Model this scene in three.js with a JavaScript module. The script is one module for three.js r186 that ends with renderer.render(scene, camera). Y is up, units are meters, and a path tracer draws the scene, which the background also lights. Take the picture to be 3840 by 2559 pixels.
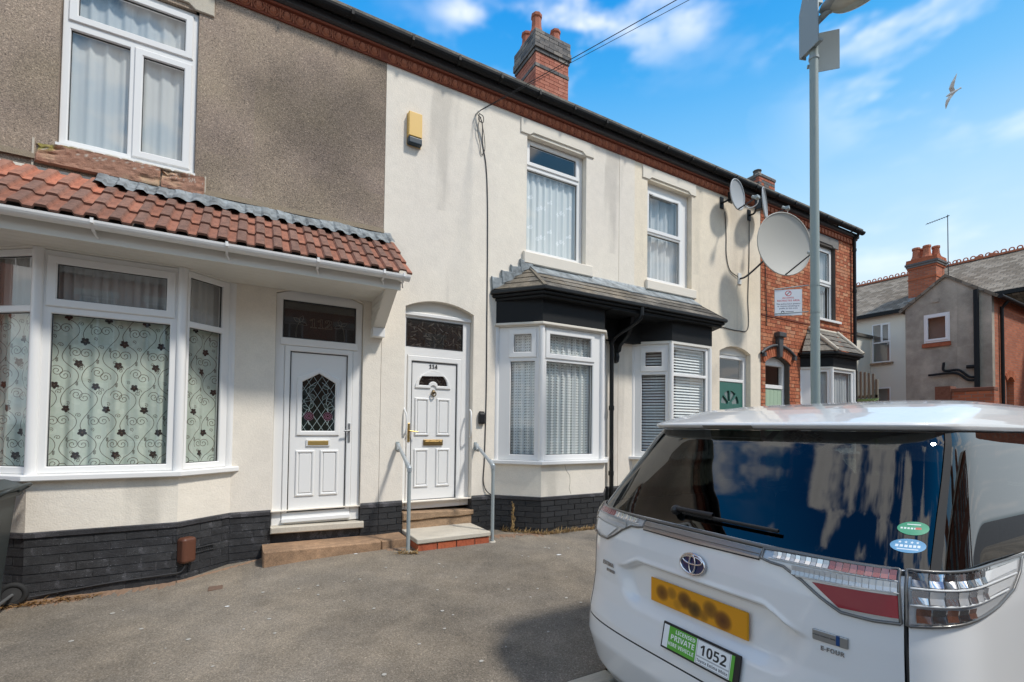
import * as THREE from 'three';
import { mergeGeometries, mergeVertices, toCreasedNormals } from 'three/addons/utils/BufferGeometryUtils.js';
import { RoundedBoxGeometry } from 'three/addons/geometries/RoundedBoxGeometry.js';
import { FontLoader } from 'three/addons/loaders/FontLoader.js';
import { TextGeometry } from 'three/addons/geometries/TextGeometry.js';

// ---------------------------------------------------------------- camera, sky, sun, exposure
const scene = new THREE.Scene();
const renderer = new THREE.WebGLRenderer({ antialias: true });
renderer.setSize(1024, 682);
renderer.toneMapping = THREE.LinearToneMapping;
const EXPOSURE = 1.7;
renderer.toneMappingExposure = EXPOSURE;
renderer.shadowMap.enabled = true;
const V = (x, y, z) => new THREE.Vector3(x, y, z);
const camera = new THREE.PerspectiveCamera(72.03, 1024 / 682, 0.05, 900);
{
  const yaw = 29.53 * Math.PI / 180, pitch = 1.5 * Math.PI / 180, roll = 0.69 * Math.PI / 180;
  const fwd = V(Math.sin(yaw) * Math.cos(pitch), Math.sin(pitch), -Math.cos(yaw) * Math.cos(pitch));
  const right = V(Math.cos(yaw), 0, Math.sin(yaw)), up = new THREE.Vector3().crossVectors(right, fwd);
  const r2 = right.clone().multiplyScalar(Math.cos(roll)).addScaledVector(up, Math.sin(roll));
  const u2 = up.clone().multiplyScalar(Math.cos(roll)).addScaledVector(right, -Math.sin(roll));
  camera.quaternion.setFromRotationMatrix(new THREE.Matrix4().makeBasis(r2, u2, fwd.clone().negate()));
  camera.position.set(0, 1.56, 5.77);
  camera.setViewOffset(3840, 2559, 0, -278, 3840, 2559);      // rising front: the lens is shifted up
  camera.updateMatrixWorld();
}
const SUN = V(0.64, 1.6, 1).normalize();
const sun = new THREE.DirectionalLight(new THREE.Color(1, 0.955, 0.885), 2.0);
sun.position.copy(SUN).multiplyScalar(60).add(V(4, 0, 0)); sun.target.position.set(4, 0, 0);
sun.castShadow = true; sun.shadow.radius = 11; sun.shadow.mapSize.set(4096, 4096);
Object.assign(sun.shadow.camera, { left: -30, right: 30, top: 30, bottom: -30, near: 1, far: 140 });
scene.add(sun, sun.target);

// ---------------------------------------------------------------- noise
let seed = 11;
const rnd = () => (seed = (seed * 1664525 + 1013904223) >>> 0) / 4294967296;
const rr = (a, b) => a + (b - a) * rnd();
const clamp = (x, a = 0, b = 1) => Math.min(b, Math.max(a, x));
const sstep = (a, b, x) => { const t = clamp((x - a) / (b - a)); return t * t * (3 - 2 * t); };
const mix = (a, b, t) => a + (b - a) * t;
function lat(n, s) {                                           // periodic value noise, n cells over u, v in 0..1
  const keep = seed; seed = s * 7919 + 13; for (let i = 0; i < 5; i++) rnd();
  const a = new Float32Array(n * n); for (let i = 0; i < a.length; i++) a[i] = rnd();
  seed = keep;
  return (u, v) => {
    u = (u - Math.floor(u)) * n; v = (v - Math.floor(v)) * n;
    const i = u | 0, j = v | 0; let f = u - i, g = v - j; f = f * f * (3 - 2 * f); g = g * g * (3 - 2 * g);
    const i1 = (i + 1) % n, j1 = ((j + 1) % n) * n, j0 = (j % n) * n, i0 = i % n;
    const p = a[j0 + i0], q = a[j0 + i1], r = a[j1 + i0], t = a[j1 + i1];
    return p + (q - p) * f + (r - p) * g + (p - q - r + t) * f * g;
  };
}
function fbm(n, oct, s) { const L = []; let m = n; for (let i = 0; i < oct; i++) { L.push(lat(m, s + i)); m *= 2; } return (u, v) => { let w = .5, t = 0, tot = 0; for (const l of L) { t += w * l(u, v); tot += w; w *= .52; } return t / tot; }; }
const lin = (c) => (c <= .04045 ? c / 12.92 : Math.pow((c + .055) / 1.055, 2.4));

// ---------------------------------------------------------------- the sky: blue air with wisps ahead and broken cloud behind
{
  const W = 2048, H = 1024, d = new Float32Array(W * H * 4), c = (r, g, b) => [lin(r / 255), lin(g / 255), lin(b / 255)];
  const ramp = [[-90, c(150, 170, 180)], [-2, c(190, 205, 212)], [0, c(226, 238, 246)], [12, c(220, 236, 247)], [17, c(192, 224, 247)], [23, c(168, 212, 245)], [30, c(116, 187, 240)], [37, c(66, 164, 233)], [44, c(26, 144, 226)], [60, c(24, 98, 170)], [90, c(26, 80, 140)]];
  const n1 = fbm(4, 6, 31), n2 = fbm(5, 6, 57), n3 = fbm(3, 4, 83);
  const wisps = [[37, 41, 13, 3.6, .8], [23, 42, 3.5, 1.2, .7], [50, 40, 4, 2, .6], [70, 35.8, 9, 2, .95], [74, 30.6, 8, 3.4, .9], [80, 27, 9, 3, .8], [72, 17, 10, 2.5, .4], [96, 33, 14, 7, .9], [5, 50, 20, 4, .6]];
  for (let j = 0; j < H; j++) {
    const el = ((j + .5) / H - .5) * 180, er = el * Math.PI / 180, cy = Math.cos(er), sy = Math.sin(er);
    let k = 1; while (k < ramp.length - 1 && ramp[k][0] < el) k++;
    const t = clamp((el - ramp[k - 1][0]) / (ramp[k][0] - ramp[k - 1][0])), base = [0, 1, 2].map((q) => mix(ramp[k - 1][1][q], ramp[k][1][q], t));
    for (let i = 0; i < W; i++) {
      const ph = ((i + .5) / W - .5) * 2 * Math.PI, x = cy * Math.cos(ph), z = cy * Math.sin(ph);
      const az = Math.atan2(x, -z) * 180 / Math.PI;            // 0 = across the houses, 90 = down the street
      let a = 0, grey = 0;
      if (el > -1) {
        const h = 1 / (sy + .16), px = x * h * 1.25 + .5, pz = z * h * 1.25 + .5;
        const back = Math.max(az < 0 ? sstep(-40, -85, az) : sstep(92, 130, az), sstep(43, 54, el)), A = n1(px, pz), Bn = n2(px * 1.7 + .2, pz * 1.7 + .1);
        const cov = A * .7 + Bn * .3 + (n3(px, pz) - .5) * .25;
        a = sstep(.545 - .1 * back, .64 - .08 * back, cov) * back * .97;
        grey = sstep(.5, .78, cov) * back;
        const st = n2(az / 95 + el / 210, el / 24 + az / 420), st2 = n1(az / 40 + 3, el / 17 - az / 300);
        for (const [wa, we, ra, re, s] of wisps) {
          const q = ((az - wa) / ra) ** 2 + ((el - we) / re) ** 2;
          if (q < 5) a = Math.max(a, s * Math.exp(-q * .8) * sstep(.43, .6, st * .5 + st2 * .5) * .95);
        }
      }
      const o = (j * W + i) * 4, cw = [mix(1.02, .68, grey), mix(1.0, .67, grey), mix(.975, .66, grey)];
      for (let q = 0; q < 3; q++) d[o + q] = mix(base[q] / 1.5, cw[q] / 1.25, a);
      d[o + 3] = 1;
    }
  }
  const sky = new THREE.DataTexture(d, W, H, THREE.RGBAFormat, THREE.FloatType);
  sky.mapping = THREE.EquirectangularReflectionMapping; sky.magFilter = sky.minFilter = THREE.LinearFilter; sky.wrapS = THREE.RepeatWrapping; sky.colorSpace = THREE.LinearSRGBColorSpace; sky.needsUpdate = true;
  scene.background = sky; scene.environment = sky;
}
console.log('sky');

// ---------------------------------------------------------------- helpers: geometry
function uvm(g) {                                              // flat-shaded, uv in metres along the facing axis
  if (g.index) g = g.toNonIndexed();
  g.computeVertexNormals();
  const p = g.attributes.position, n = g.attributes.normal, uv = new Float32Array(p.count * 2);
  for (let i = 0; i < p.count; i += 3) {
    const ax = Math.abs(n.getX(i)), ay = Math.abs(n.getY(i)), az = Math.abs(n.getZ(i));
    for (let k = i; k < i + 3; k++) {
      const x = p.getX(k), y = p.getY(k), z = p.getZ(k);
      if (ay >= ax && ay >= az) { uv[2 * k] = x; uv[2 * k + 1] = z; } else if (ax > az) { uv[2 * k] = z; uv[2 * k + 1] = y; } else { uv[2 * k] = x; uv[2 * k + 1] = y; }
    }
  }
  g.setAttribute('uv', new THREE.BufferAttribute(uv, 2));
  return g;
}
const B = (x0, x1, y0, y1, z0, z1) => uvm(new THREE.BoxGeometry(x1 - x0, y1 - y0, z1 - z0).translate((x0 + x1) / 2, (y0 + y1) / 2, (z0 + z1) / 2));
const RB = (x0, x1, y0, y1, z0, z1, r = .006, s = 2) => new RoundedBoxGeometry(x1 - x0, y1 - y0, z1 - z0, s, r).translate((x0 + x1) / 2, (y0 + y1) / 2, (z0 + z1) / 2);
function shp(pts, holes = []) {
  const s = new THREE.Shape(); pts.forEach(([x, y], i) => (i ? s.lineTo(x, y) : s.moveTo(x, y))); s.closePath();
  for (const h of holes) { const q = new THREE.Path(); h.forEach(([x, y], i) => (i ? q.lineTo(x, y) : q.moveTo(x, y))); q.closePath(); s.holes.push(q); }
  return s;
}
const rect = (x0, x1, y0, y1) => [[x0, y0], [x1, y0], [x1, y1], [x0, y1]];
const EX = (pts, z0, z1, holes = [], bevel = 0) => uvm(new THREE.ExtrudeGeometry(shp(pts, holes), { depth: z1 - z0 - 2 * bevel, bevelEnabled: bevel > 0, bevelSize: bevel, bevelThickness: bevel, bevelOffset: -bevel, bevelSegments: 1, curveSegments: 12 }).translate(0, 0, z0 + bevel));
const ring = (x0, x1, y0, y1, t, z0, z1, b = .006) => EX(rect(x0, x1, y0, y1), z0, z1, [rect(x0 + t, x1 - t, y0 + t, y1 - t)], b);
// plan polygon (x, z) between two heights
const PL = (pts, y0, y1, bevel = 0) => { const g = new THREE.ExtrudeGeometry(shp(pts.map(([x, z]) => [x, -z])), { depth: y1 - y0 - 2 * bevel, bevelEnabled: bevel > 0, bevelSize: bevel, bevelThickness: bevel, bevelOffset: -bevel, bevelSegments: 1 }); g.rotateX(-Math.PI / 2).translate(0, y0 + bevel, 0); return uvm(g); };
// polygon in the z, y plane swept along x
const SX = (pts, x0, x1, bevel = 0) => { const g = new THREE.ExtrudeGeometry(shp(pts.map(([z, y]) => [-z, y])), { depth: x1 - x0 - 2 * bevel, bevelEnabled: bevel > 0, bevelSize: bevel, bevelThickness: bevel, bevelOffset: -bevel, bevelSegments: 1 }); g.rotateY(Math.PI / 2).translate(x0 + bevel, 0, 0); return uvm(g); };
function norm(g) { g = g.index ? g.toNonIndexed() : g.clone(); for (const k of Object.keys(g.attributes)) if (!['position', 'normal', 'uv'].includes(k)) g.deleteAttribute(k); if (!g.attributes.uv) g.setAttribute('uv', new THREE.BufferAttribute(new Float32Array(g.attributes.position.count * 2), 2)); return g; }
const MG = (l) => mergeGeometries(l.map(norm));
function cyl(a, b, r0, r1 = r0, n = 12, open = false) {
  const A = V(...a), Bv = V(...b), L = A.distanceTo(Bv), g = new THREE.CylinderGeometry(r1, r0, L, n, 1, open);
  g.applyQuaternion(new THREE.Quaternion().setFromUnitVectors(V(0, 1, 0), Bv.clone().sub(A).normalize())).translate(...A.clone().add(Bv).multiplyScalar(.5).toArray());
  return g;
}
const tube = (pts, r, seg = 0, n = 7) => new THREE.TubeGeometry(new THREE.CatmullRomCurve3(pts.map((p) => V(...p)), false, 'centripetal'), seg || pts.length * 6, r, n);
const sph = (x, y, z, rx, ry = rx, rz = rx, n = 12) => new THREE.SphereGeometry(1, n, Math.ceil(n * .7)).scale(rx, ry, rz).translate(x, y, z);
const bar = (a, b, w, h) => { const A = V(...a), Bv = V(...b), L = A.distanceTo(Bv), g = uvm(new THREE.BoxGeometry(w, h, L)); const m = new THREE.Matrix4().lookAt(Bv, A, V(0, 1, 0)); g.applyMatrix4(m).translate(...A.clone().add(Bv).multiplyScalar(.5).toArray()); return g; };

// ---------------------------------------------------------------- helpers: objects
const used = {};
const numbered = (n) => { const k = used[n] = (used[n] ?? -1) + 1; return k ? `${n}_${String(k).padStart(3, '0')}` : n; };
function meta(o, label, category, group, kind) { o.userData.label = label; o.userData.category = category; if (group) o.userData.group = group; if (kind) o.userData.kind = kind; return o; }
function thing(name, label, category, group) { const o = new THREE.Group(); o.name = numbered(name); meta(o, label, category, group); scene.add(o); return o; }
function part(name, parent, geo, mat, label) { const m = new THREE.Mesh(geo, mat); m.name = name; m.castShadow = m.receiveShadow = true; if (label) m.userData.label = label; parent.add(m); return m; }
function grp(name, parent, label) { const o = new THREE.Group(); o.name = name; if (label) o.userData.label = label; parent.add(o); return o; }
function solo(name, geo, mat, label, category, group, kind) { const m = part(numbered(name), scene, geo, mat); return meta(m, label, category, group, kind); }
function struct(name, geo, mat) { const m = part(name, scene, geo, mat); m.userData.kind = 'structure'; m.userData.label = name.replace(/_/g, ' '); m.userData.category = name.replace(/_/g, ' '); return m; }

// ---------------------------------------------------------------- textures
function tex(size, metres, fn, srgb = true) {
  const d = new Uint8Array(size * size * 4);
  for (let j = 0; j < size; j++) for (let i = 0; i < size; i++) { const c = fn(i / size, j / size), o = (j * size + i) * 4; d[o] = clamp(c[0], 0, 255); d[o + 1] = clamp(c[1], 0, 255); d[o + 2] = clamp(c[2], 0, 255); d[o + 3] = 255; }
  return rep(new THREE.DataTexture(d, size, size), metres, srgb);
}
function rep(t, metres, srgb) { t.wrapS = t.wrapT = THREE.RepeatWrapping; t.magFilter = THREE.LinearFilter; t.minFilter = THREE.LinearMipmapLinearFilter; t.generateMipmaps = true; if (srgb) t.colorSpace = THREE.SRGBColorSpace; t.repeat.set(1 / metres, 1 / metres); t.needsUpdate = true; return t; }
function cvs(w, h, draw, srgb = true) { const c = document.createElement('canvas'); c.width = w; c.height = h; draw(c.getContext('2d'), w, h); const t = new THREE.CanvasTexture(c); if (srgb) t.colorSpace = THREE.SRGBColorSpace; t.magFilter = THREE.LinearFilter; t.needsUpdate = true; return t; }
const std = (color, roughness = .6, o = {}) => new THREE.MeshStandardMaterial({ color, roughness, ...o });
const phy = (color, roughness = .6, o = {}) => new THREE.MeshPhysicalMaterial({ color, roughness, ...o });
const L3 = (r, g, b) => new THREE.Color().setRGB(r, g, b);

const grain = lat(512, 3), grain2 = lat(256, 4), mid = fbm(24, 3, 5), low = fbm(3, 4, 9), low2 = fbm(5, 4, 15), fineL = lat(380, 21);
const pebA = (u, v) => grain2(2 * u + v, 2 * v - u), pebB = (u, v) => grain2(3 * u - 2 * v + .37, 2 * u + 3 * v), pebC = (u, v) => grain(u + v, v - u + .21);   // turned grids, so that no weave shows
const bumpGrain = tex(1024, 2.2, (u, v) => { const g = Math.max(pebA(u * .5, v * .5), pebB(u * .5, v * .5)) * .7 + pebC(u * .5, v * .5) * .3; const k = g * 255; return [k, k, k]; }, false);
const bumpRender = tex(1024, 2.2, (u, v) => { const g = pebA(u * .5, v * .5) * .5 + mid(2 * u + v, 2 * v - u) * .5; const k = g * 255; return [k, k, k]; }, false);
const T = {
  pebble: tex(2048, 4.4, (u, v) => {
    const g = (pebA(u, v) + pebB(u, v)) * .5, g2 = pebC(u + .3, v), st = sstep(.4, .72, low(u, v) * .6 + low2(u + .3, v) * .4), warm = low2(u * 1.3 + .6, v * 1.3);
    let k = .86 + .34 * g + .24 * (g2 - .5) - .28 * st; if (g > .76) k += .12; if (g2 < .14) k -= .16;
    return [158 * k, (140 + 3 * warm) * k, (121 + 9 * (1 - warm)) * k];
  }),
  cream: tex(2048, 4.4, (u, v) => {
    const g = grain2(u * 2, v * 2), m = mid(u * 2, v * 2), l = low(u + .2, v + .4), drip = sstep(.62, .8, low2(u * 3, v * .35));
    const k = .945 + .03 * g + .04 * (m - .5) + .07 * (l - .5) - .09 * drip;
    return [244 * k, 235 * k, (223 - 6 * l) * k];
  }),
  creamWarm: tex(1024, 4.4, (u, v) => {
    const g = grain2(u * 2, v * 2), m = mid(u * 2 + .3, v * 2), l = low(u + .7, v + .1), drip = sstep(.56, .76, low2(u * 4, v * .3));
    const k = .95 + .05 * g + .05 * (m - .5) + .08 * (l - .5) - .05 * drip;
    return [240 * k, 227 * k, (209 - 8 * l) * k];
  }),
  asphalt: tex(2048, 3.6, (u, v) => {
    const g = pebC(u, v), g2 = pebA(u, v), l = low(u, v), l2 = low2(u * 1.5 + .1, v * 1.5), m = mid(u, v);
    let k = .78 + .22 * g + .26 * (g2 - .5) + .36 * (l - .5) + .2 * (m - .5); if (g > .94) k += .32; if (g2 > .93) k += .18; k += .05 * sstep(.55, .75, l2);
    return [130 * k + 10 * l2, 122 * k + 6 * l2, 111 * k];
  }),
  road: tex(1024, 3, (u, v) => { const g = grain(u, v), l = low(u, v); let k = .75 + .4 * g + .2 * (l - .5); if (g > .92) k += .3; return [88 * k, 86 * k, 84 * k]; }),
  stone: tex(1024, 1.3, (u, v) => { const g = grain2(u, v), l = low2(u, v), m = mid(u, v); const k = .72 + .2 * g + .3 * (l - .4) + .24 * (m - .5); return [188 * k, 158 * k, 128 * k]; }),
  slab: tex(512, 1.1, (u, v) => { const g = grain2(u, v), l = low2(u, v); const k = .88 + .1 * g + .14 * (l - .5); return [212 * k, 203 * k, 186 * k]; }),
  lead: tex(512, .9, (u, v) => { const g = low2(u * 2, v * 2), m = mid(u, v); const k = .7 + .5 * (g - .3) + .3 * (m - .5); return [168 * k, 176 * k, 179 * k]; }),
  slate: tex(1024, 1.6, (u, v) => { const g = grain2(u, v), l = low2(u, v), m = mid(u, v); const k = .7 + .25 * g + .5 * (l - .45) + .3 * (m - .5); return [134 * k, 127 * k, 116 * k]; }),
  brickF: tex(512, .45, (u, v) => { const g = grain2(u, v), m = mid(u, v), l = low2(u * 2, v * 2); const k = .78 + .2 * g + .3 * (m - .5) + .2 * l; return [255 * k, 250 * k, 245 * k]; }),
  grey: tex(1024, 4.2, (u, v) => { const g = grain2(u * 2, v * 2), m = mid(u, v), st = low(u, v), d = low2(u * 2.4, v * .5); const k = .9 + .1 * g + .2 * (m - .5) + .5 * (st - .5) + .25 * (d - .5); return [174 * k, 163 * k, 147 * k]; }),
  tile: tex(512, .7, (u, v) => { const g = grain2(u, v), m = mid(u, v), l = low2(u, v); const k = .86 + .16 * g + .24 * (m - .5) + .18 * (l - .5); return [255 * k, 255 * k, 255 * k]; }),
  paint: tex(1024, 1.5, (u, v) => { const g = grain2(u, v), m = mid(u, v), l = low2(u, v); let k = .55 + .3 * g + .5 * (l - .35) + .3 * (m - .5); if (pebC(u, v) > .94 && l > .44) k += 2.2; if (l > .56 && m > .55) k += .22; return [74 * k, 74 * k, 76 * k]; }),
};
const sandbump = tex(512, .5, (u, v) => { const k = 255 * (grain2(u, v) * .6 + mid(u, v) * .4); return [k, k, k]; }, false);
const M = {
  pebble: std('#ffffff', .95, { map: T.pebble, bumpMap: bumpGrain, bumpScale: .004 }),
  cream: std('#ffffff', .92, { map: T.cream, bumpMap: bumpRender, bumpScale: .0022 }),
  creamWarm: std('#ffffff', .92, { map: T.creamWarm, bumpMap: bumpRender, bumpScale: .0022 }),
  smoothCream: std(L3(.78, .72, .62), .85, { bumpMap: sandbump, bumpScale: .001 }),
  asphalt: std('#ffffff', .95, { map: T.asphalt, bumpMap: bumpGrain, bumpScale: .004 }),
  road: std('#ffffff', .95, { map: T.road, bumpMap: bumpGrain, bumpScale: .004 }),
  stone: std(L3(1.0, .97, .93), .92, { map: T.stone, bumpMap: sandbump, bumpScale: .005 }),
  stoneBrown: std(L3(.95, .87, .81), .92, { map: T.stone, bumpMap: sandbump, bumpScale: .004 }),
  stoneRed: std(L3(.9, .62, .47), .92, { map: T.stone, bumpMap: sandbump, bumpScale: .012 }),
  slab: std('#ffffff', .9, { map: T.slab, bumpMap: sandbump, bumpScale: .002 }),
  lead: std('#ffffff', .55, { map: T.lead, metalness: .15 }),
  slate: std('#ffffff', .85, { map: T.slate, bumpMap: sandbump, bumpScale: .003 }),
  slateTan: std(L3(1.12, 1.06, .96), .85, { map: T.slate, bumpMap: sandbump, bumpScale: .003 }),
  slateDark: std(L3(.55, .55, .55), .85, { map: T.slate }),
  upvc: phy(L3(.84, .83, .805), .3, { clearcoat: .3, clearcoatRoughness: .25 }),
  upvcOld: phy(L3(.75, .72, .65), .45, {}),
  gasket: std(L3(.03, .03, .032), .6),
  glass: phy('#ffffff', .0, { transmission: 1, thickness: 0, ior: 1.9, specularIntensity: 1 }),
  glassDim: phy(L3(.9, .94, .92), .0, { transmission: 1, thickness: 0, ior: 1.6, specularIntensity: 1 }),
  blackPaint: phy(L3(.012, .013, .014), .6, { specularIntensity: .5, bumpMap: sandbump, bumpScale: .0006 }),
  blackGloss: phy(L3(.009, .01, .011), .4, { specularIntensity: .7 }),
  blackBoard: std(L3(.06, .06, .062), .6, { bumpMap: sandbump, bumpScale: .001 }),
  plinth: std('#ffffff', .7, { map: T.paint, bumpMap: sandbump, bumpScale: .004 }),
  plinthB: std(L3(.78, .78, .8), .7, { map: T.paint, bumpMap: sandbump, bumpScale: .005 }),
  coping: std(L3(1.0, .97, 1.0), .65, { map: T.paint, bumpMap: sandbump, bumpScale: .003 }),
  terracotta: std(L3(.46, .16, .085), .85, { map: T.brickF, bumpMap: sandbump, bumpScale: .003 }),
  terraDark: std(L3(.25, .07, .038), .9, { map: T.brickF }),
  mortar: std(L3(.30, .21, .15), .95), mortarDark: std(L3(.09, .075, .065), .95),
  galv: std(L3(.46, .5, .52), .45, { metalness: .55 }),
  galvDull: std(L3(.34, .38, .38), .6, { metalness: .2 }),
  brass: std(L3(.6, .42, .16), .3, { metalness: .9 }), steel: std(L3(.45, .46, .46), .35, { metalness: .8 }), chrome: std(L3(.75, .76, .78), .12, { metalness: 1 }),
  room: std(L3(.24, .22, .2), .9), roomDark: std(L3(.24, .22, .2), .9),
  wire: std(L3(.03, .03, .032), .6), whitePlastic: std(L3(.75, .75, .73), .4), black: std(L3(.012, .012, .013), .4), rubber: std(L3(.018, .018, .018), .8),
};
const redBrick = [[.46, .135, .06], [.52, .17, .08], [.42, .12, .055], [.56, .22, .11]].map(([r, g, b]) => std(L3(r, g, b), .9, { map: T.brickF, bumpMap: sandbump, bumpScale: .003 }));
const paleBrick = [[.60, .30, .17], [.56, .25, .14]].map(([r, g, b]) => std(L3(r, g, b), .9, { map: T.brickF, bumpMap: sandbump, bumpScale: .003 }));
const chimBrick = [[.48, .185, .125], [.52, .215, .15], [.43, .15, .1]].map(([r, g, b]) => std(L3(r, g, b), .9, { map: T.brickF, bumpMap: sandbump, bumpScale: .003 }));
const blueBrick = [[.13, .125, .125], [.17, .16, .155], [.1, .1, .105], [.24, .22, .2]].map(([r, g, b]) => std(L3(r, g, b), .8, { map: T.brickF, bumpMap: sandbump, bumpScale: .003 }));
const plinthMats = [.8, 1, 1.2, .92].map((k) => std(L3(.024 * k, .0245 * k, .026 * k), .62, { bumpMap: sandbump, bumpScale: .004 }));
const font = await new FontLoader().loadAsync('fonts/droid/droid_serif_bold.typeface.json');
const fontS = await new FontLoader().loadAsync('fonts/droid/droid_sans_bold.typeface.json');
function text(str, size, depth, f = font) { const g = new TextGeometry(str, { font: f, size, depth, curveSegments: 4, bevelEnabled: false }); g.computeBoundingBox(); const b = g.boundingBox; return g.translate(-(b.min.x + b.max.x) / 2, -(b.min.y + b.max.y) / 2, 0); }
console.log('materials');
// ---------------------------------------------------------------- ground
const gy = (x, z) => .05 + .095 * sstep(-1, 1.2, x) - .024 * (Math.min(z, 3.6) - .35);
const KERB = 3.62, ROAD = -.05;
{
  const sheet = (x0, x1, z0, z1, nx, nz, f) => { const g = new THREE.PlaneGeometry(x1 - x0, z1 - z0, nx, nz).rotateX(-Math.PI / 2).translate((x0 + x1) / 2, 0, (z0 + z1) / 2); const p = g.attributes.position, uv = g.attributes.uv; for (let i = 0; i < p.count; i++) { p.setY(i, f(p.getX(i), p.getZ(i))); uv.setXY(i, p.getX(i), p.getZ(i)); } g.computeVertexNormals(); return g; };
  struct('ground', sheet(-400, 400, -400, 400, 8, 8, () => -.16), M.road);
  struct('road', sheet(-60, 90, KERB - .05, 12, 40, 6, (x, z) => ROAD - .0 + .02 * Math.sin((z - KERB) / 8.7 * Math.PI) - .004), M.road);
  const pav = struct('pavement', sheet(-14, 60, -.3, KERB - .12, 296, 16, gy), M.asphalt);
  struct('far_pavement', B(-60, 90, -.1, .1, 12, 14.4), M.asphalt);
  struct('yard', sheet(12.9, 60, -20, -.302, 10, 10, () => .1), M.road);
  const kerb = grp('kerb', scene); kerb.userData.kind = 'structure'; kerb.userData.label = 'kerb'; kerb.userData.category = 'kerb';
  for (let x = -9; x < 24; x += .915) { const y = gy(x + .45, KERB - .1); part('kerb_stone', kerb, RB(x, x + .908, y - .3, y + .004, KERB - .12, KERB, .014), M.slab); }
  // trodden-in pale spots
  const gum = []; for (let i = 0; i < 70; i++) { const x = rr(-1.2, 4.2), z = rr(.9, 3.1), s = rr(.006, .016); gum.push(new THREE.CylinderGeometry(s, s * 1.1, .003, 7).scale(1, 1, rr(.6, 1)).translate(x, gy(x, z) + .005, z)); }
  const gm = part('trodden_spots', pav, MG(gum), std(L3(.4, .38, .34), .9)); gm.userData.kind = 'stuff';
}
// ---------------------------------------------------------------- building blocks
const unit = uvm(new THREE.BoxGeometry(1, 1, 1));
const brickG = [0, 1, 2, 3, 4].map((k) => { const g = unit.clone(), uv = g.attributes.uv; for (let i = 0; i < uv.count; i++) uv.setXY(i, uv.getX(i) * .215 + k * .137, uv.getY(i) * .066 + k * .071); return g; });
const cham = new RoundedBoxGeometry(1, 1, 1, 1, .06);
function offset(pts, d) {                                     // push an open plan polyline outward (to its left when walking +x, i.e. +z)
  const N = pts.slice(1).map((p, i) => { const dx = p[0] - pts[i][0], dz = p[1] - pts[i][1], l = Math.hypot(dx, dz); return [-dz / l, dx / l]; });
  return pts.map((p, i) => { const a = N[Math.max(0, i - 1)], b = N[Math.min(N.length - 1, i)], k = d / (1 + a[0] * b[0] + a[1] * b[1]); return i === 0 ? [p[0] + N[0][0] * d, p[1] + N[0][1] * d] : i === pts.length - 1 ? [p[0] + N[i - 1][0] * d, p[1] + N[i - 1][1] * d] : [p[0] + (a[0] + b[0]) * k, p[1] + (a[1] + b[1]) * k]; });
}
const closePlan = (pts, z = -.02) => [...pts, [pts[pts.length - 1][0], z], [pts[0][0], z]];
// frame of a wall run: local x along A->B, y up, z outward
function runM(A, Bp) { const dx = Bp[0] - A[0], dz = Bp[1] - A[1], l = Math.hypot(dx, dz); return [new THREE.Matrix4().makeBasis(V(dx / l, 0, dz / l), V(0, 1, 0), V(-dz / l, 0, dx / l)).setPosition(A[0], 0, A[1]), l]; }
function brickRun(parent, A, Bp, yTop, n, mats, o = {}) {
  const [m, L] = runM(A, Bp), h = o.h ?? .065, j = o.j ?? .01, len = o.len ?? .215, pr = o.proud ?? .006, d = o.depth ?? .05;
  for (let r = 0; r < n; r++) {
    let x = -(r % 2 ? (len + j) / 2 : 0);
    while (x < L - .02) {
      const a = Math.max(0, x), b = Math.min(L, x + len); x += len + j;
      if (b - a < .03) continue;
      const q = new THREE.Mesh(brickG[(rnd() * 5) | 0], mats[(rnd() * mats.length) | 0]); q.name = 'brick'; q.castShadow = q.receiveShadow = true;
      q.scale.set(b - a, h, d); q.position.set((a + b) / 2, yTop - h / 2 - r * (h + j), pr - d / 2 + rr(-.0015, .0015)); q.rotation.set(0, rr(-.006, .006), rr(-.006, .006));
      q.updateMatrix(); q.applyMatrix4(m); parent.add(q);
    }
  }
}
// a plastic framed window in local x, y (z = 0 is the frame face), placed by matrix m
function windowUnit(parent, m, W, y0, y1, cells, o = {}) {
  const t = o.t ?? .055, mat = o.mat ?? M.upvc, add = (n, g, mt, l) => { const q = part(n, parent, g, mt, l); q.applyMatrix4(m); return q; };
  add('frame', EX(rect(0, W, y0, y1), -.07, 0, cells.map((c) => rect(c.x0, c.x1, c.y0, c.y1)), .007), mat);
  for (const c of cells) {
    let { x0, x1, y0: a, y1: b } = c, z = -.028;
    if (c.sash) { const s = c.s ?? .052; add('sash', ring(x0 - .018, x1 + .018, a - .018, b + .018, s + .018, -.05, .016, .009), mat); x0 += s; x1 -= s; a += s; b -= s; z = -.006; }
    add('gasket', ring(x0 - .004, x1 + .004, a - .004, b + .004, .009, z - .012, z + .004, .001), M.gasket);
    add('pane', new THREE.PlaneGeometry(x1 - x0, b - a).translate((x0 + x1) / 2, (a + b) / 2, z - .004), c.glass ?? o.glass ?? M.glass);
  }
}
const at = (x, z) => new THREE.Matrix4().makeTranslation(x, 0, z);
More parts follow.
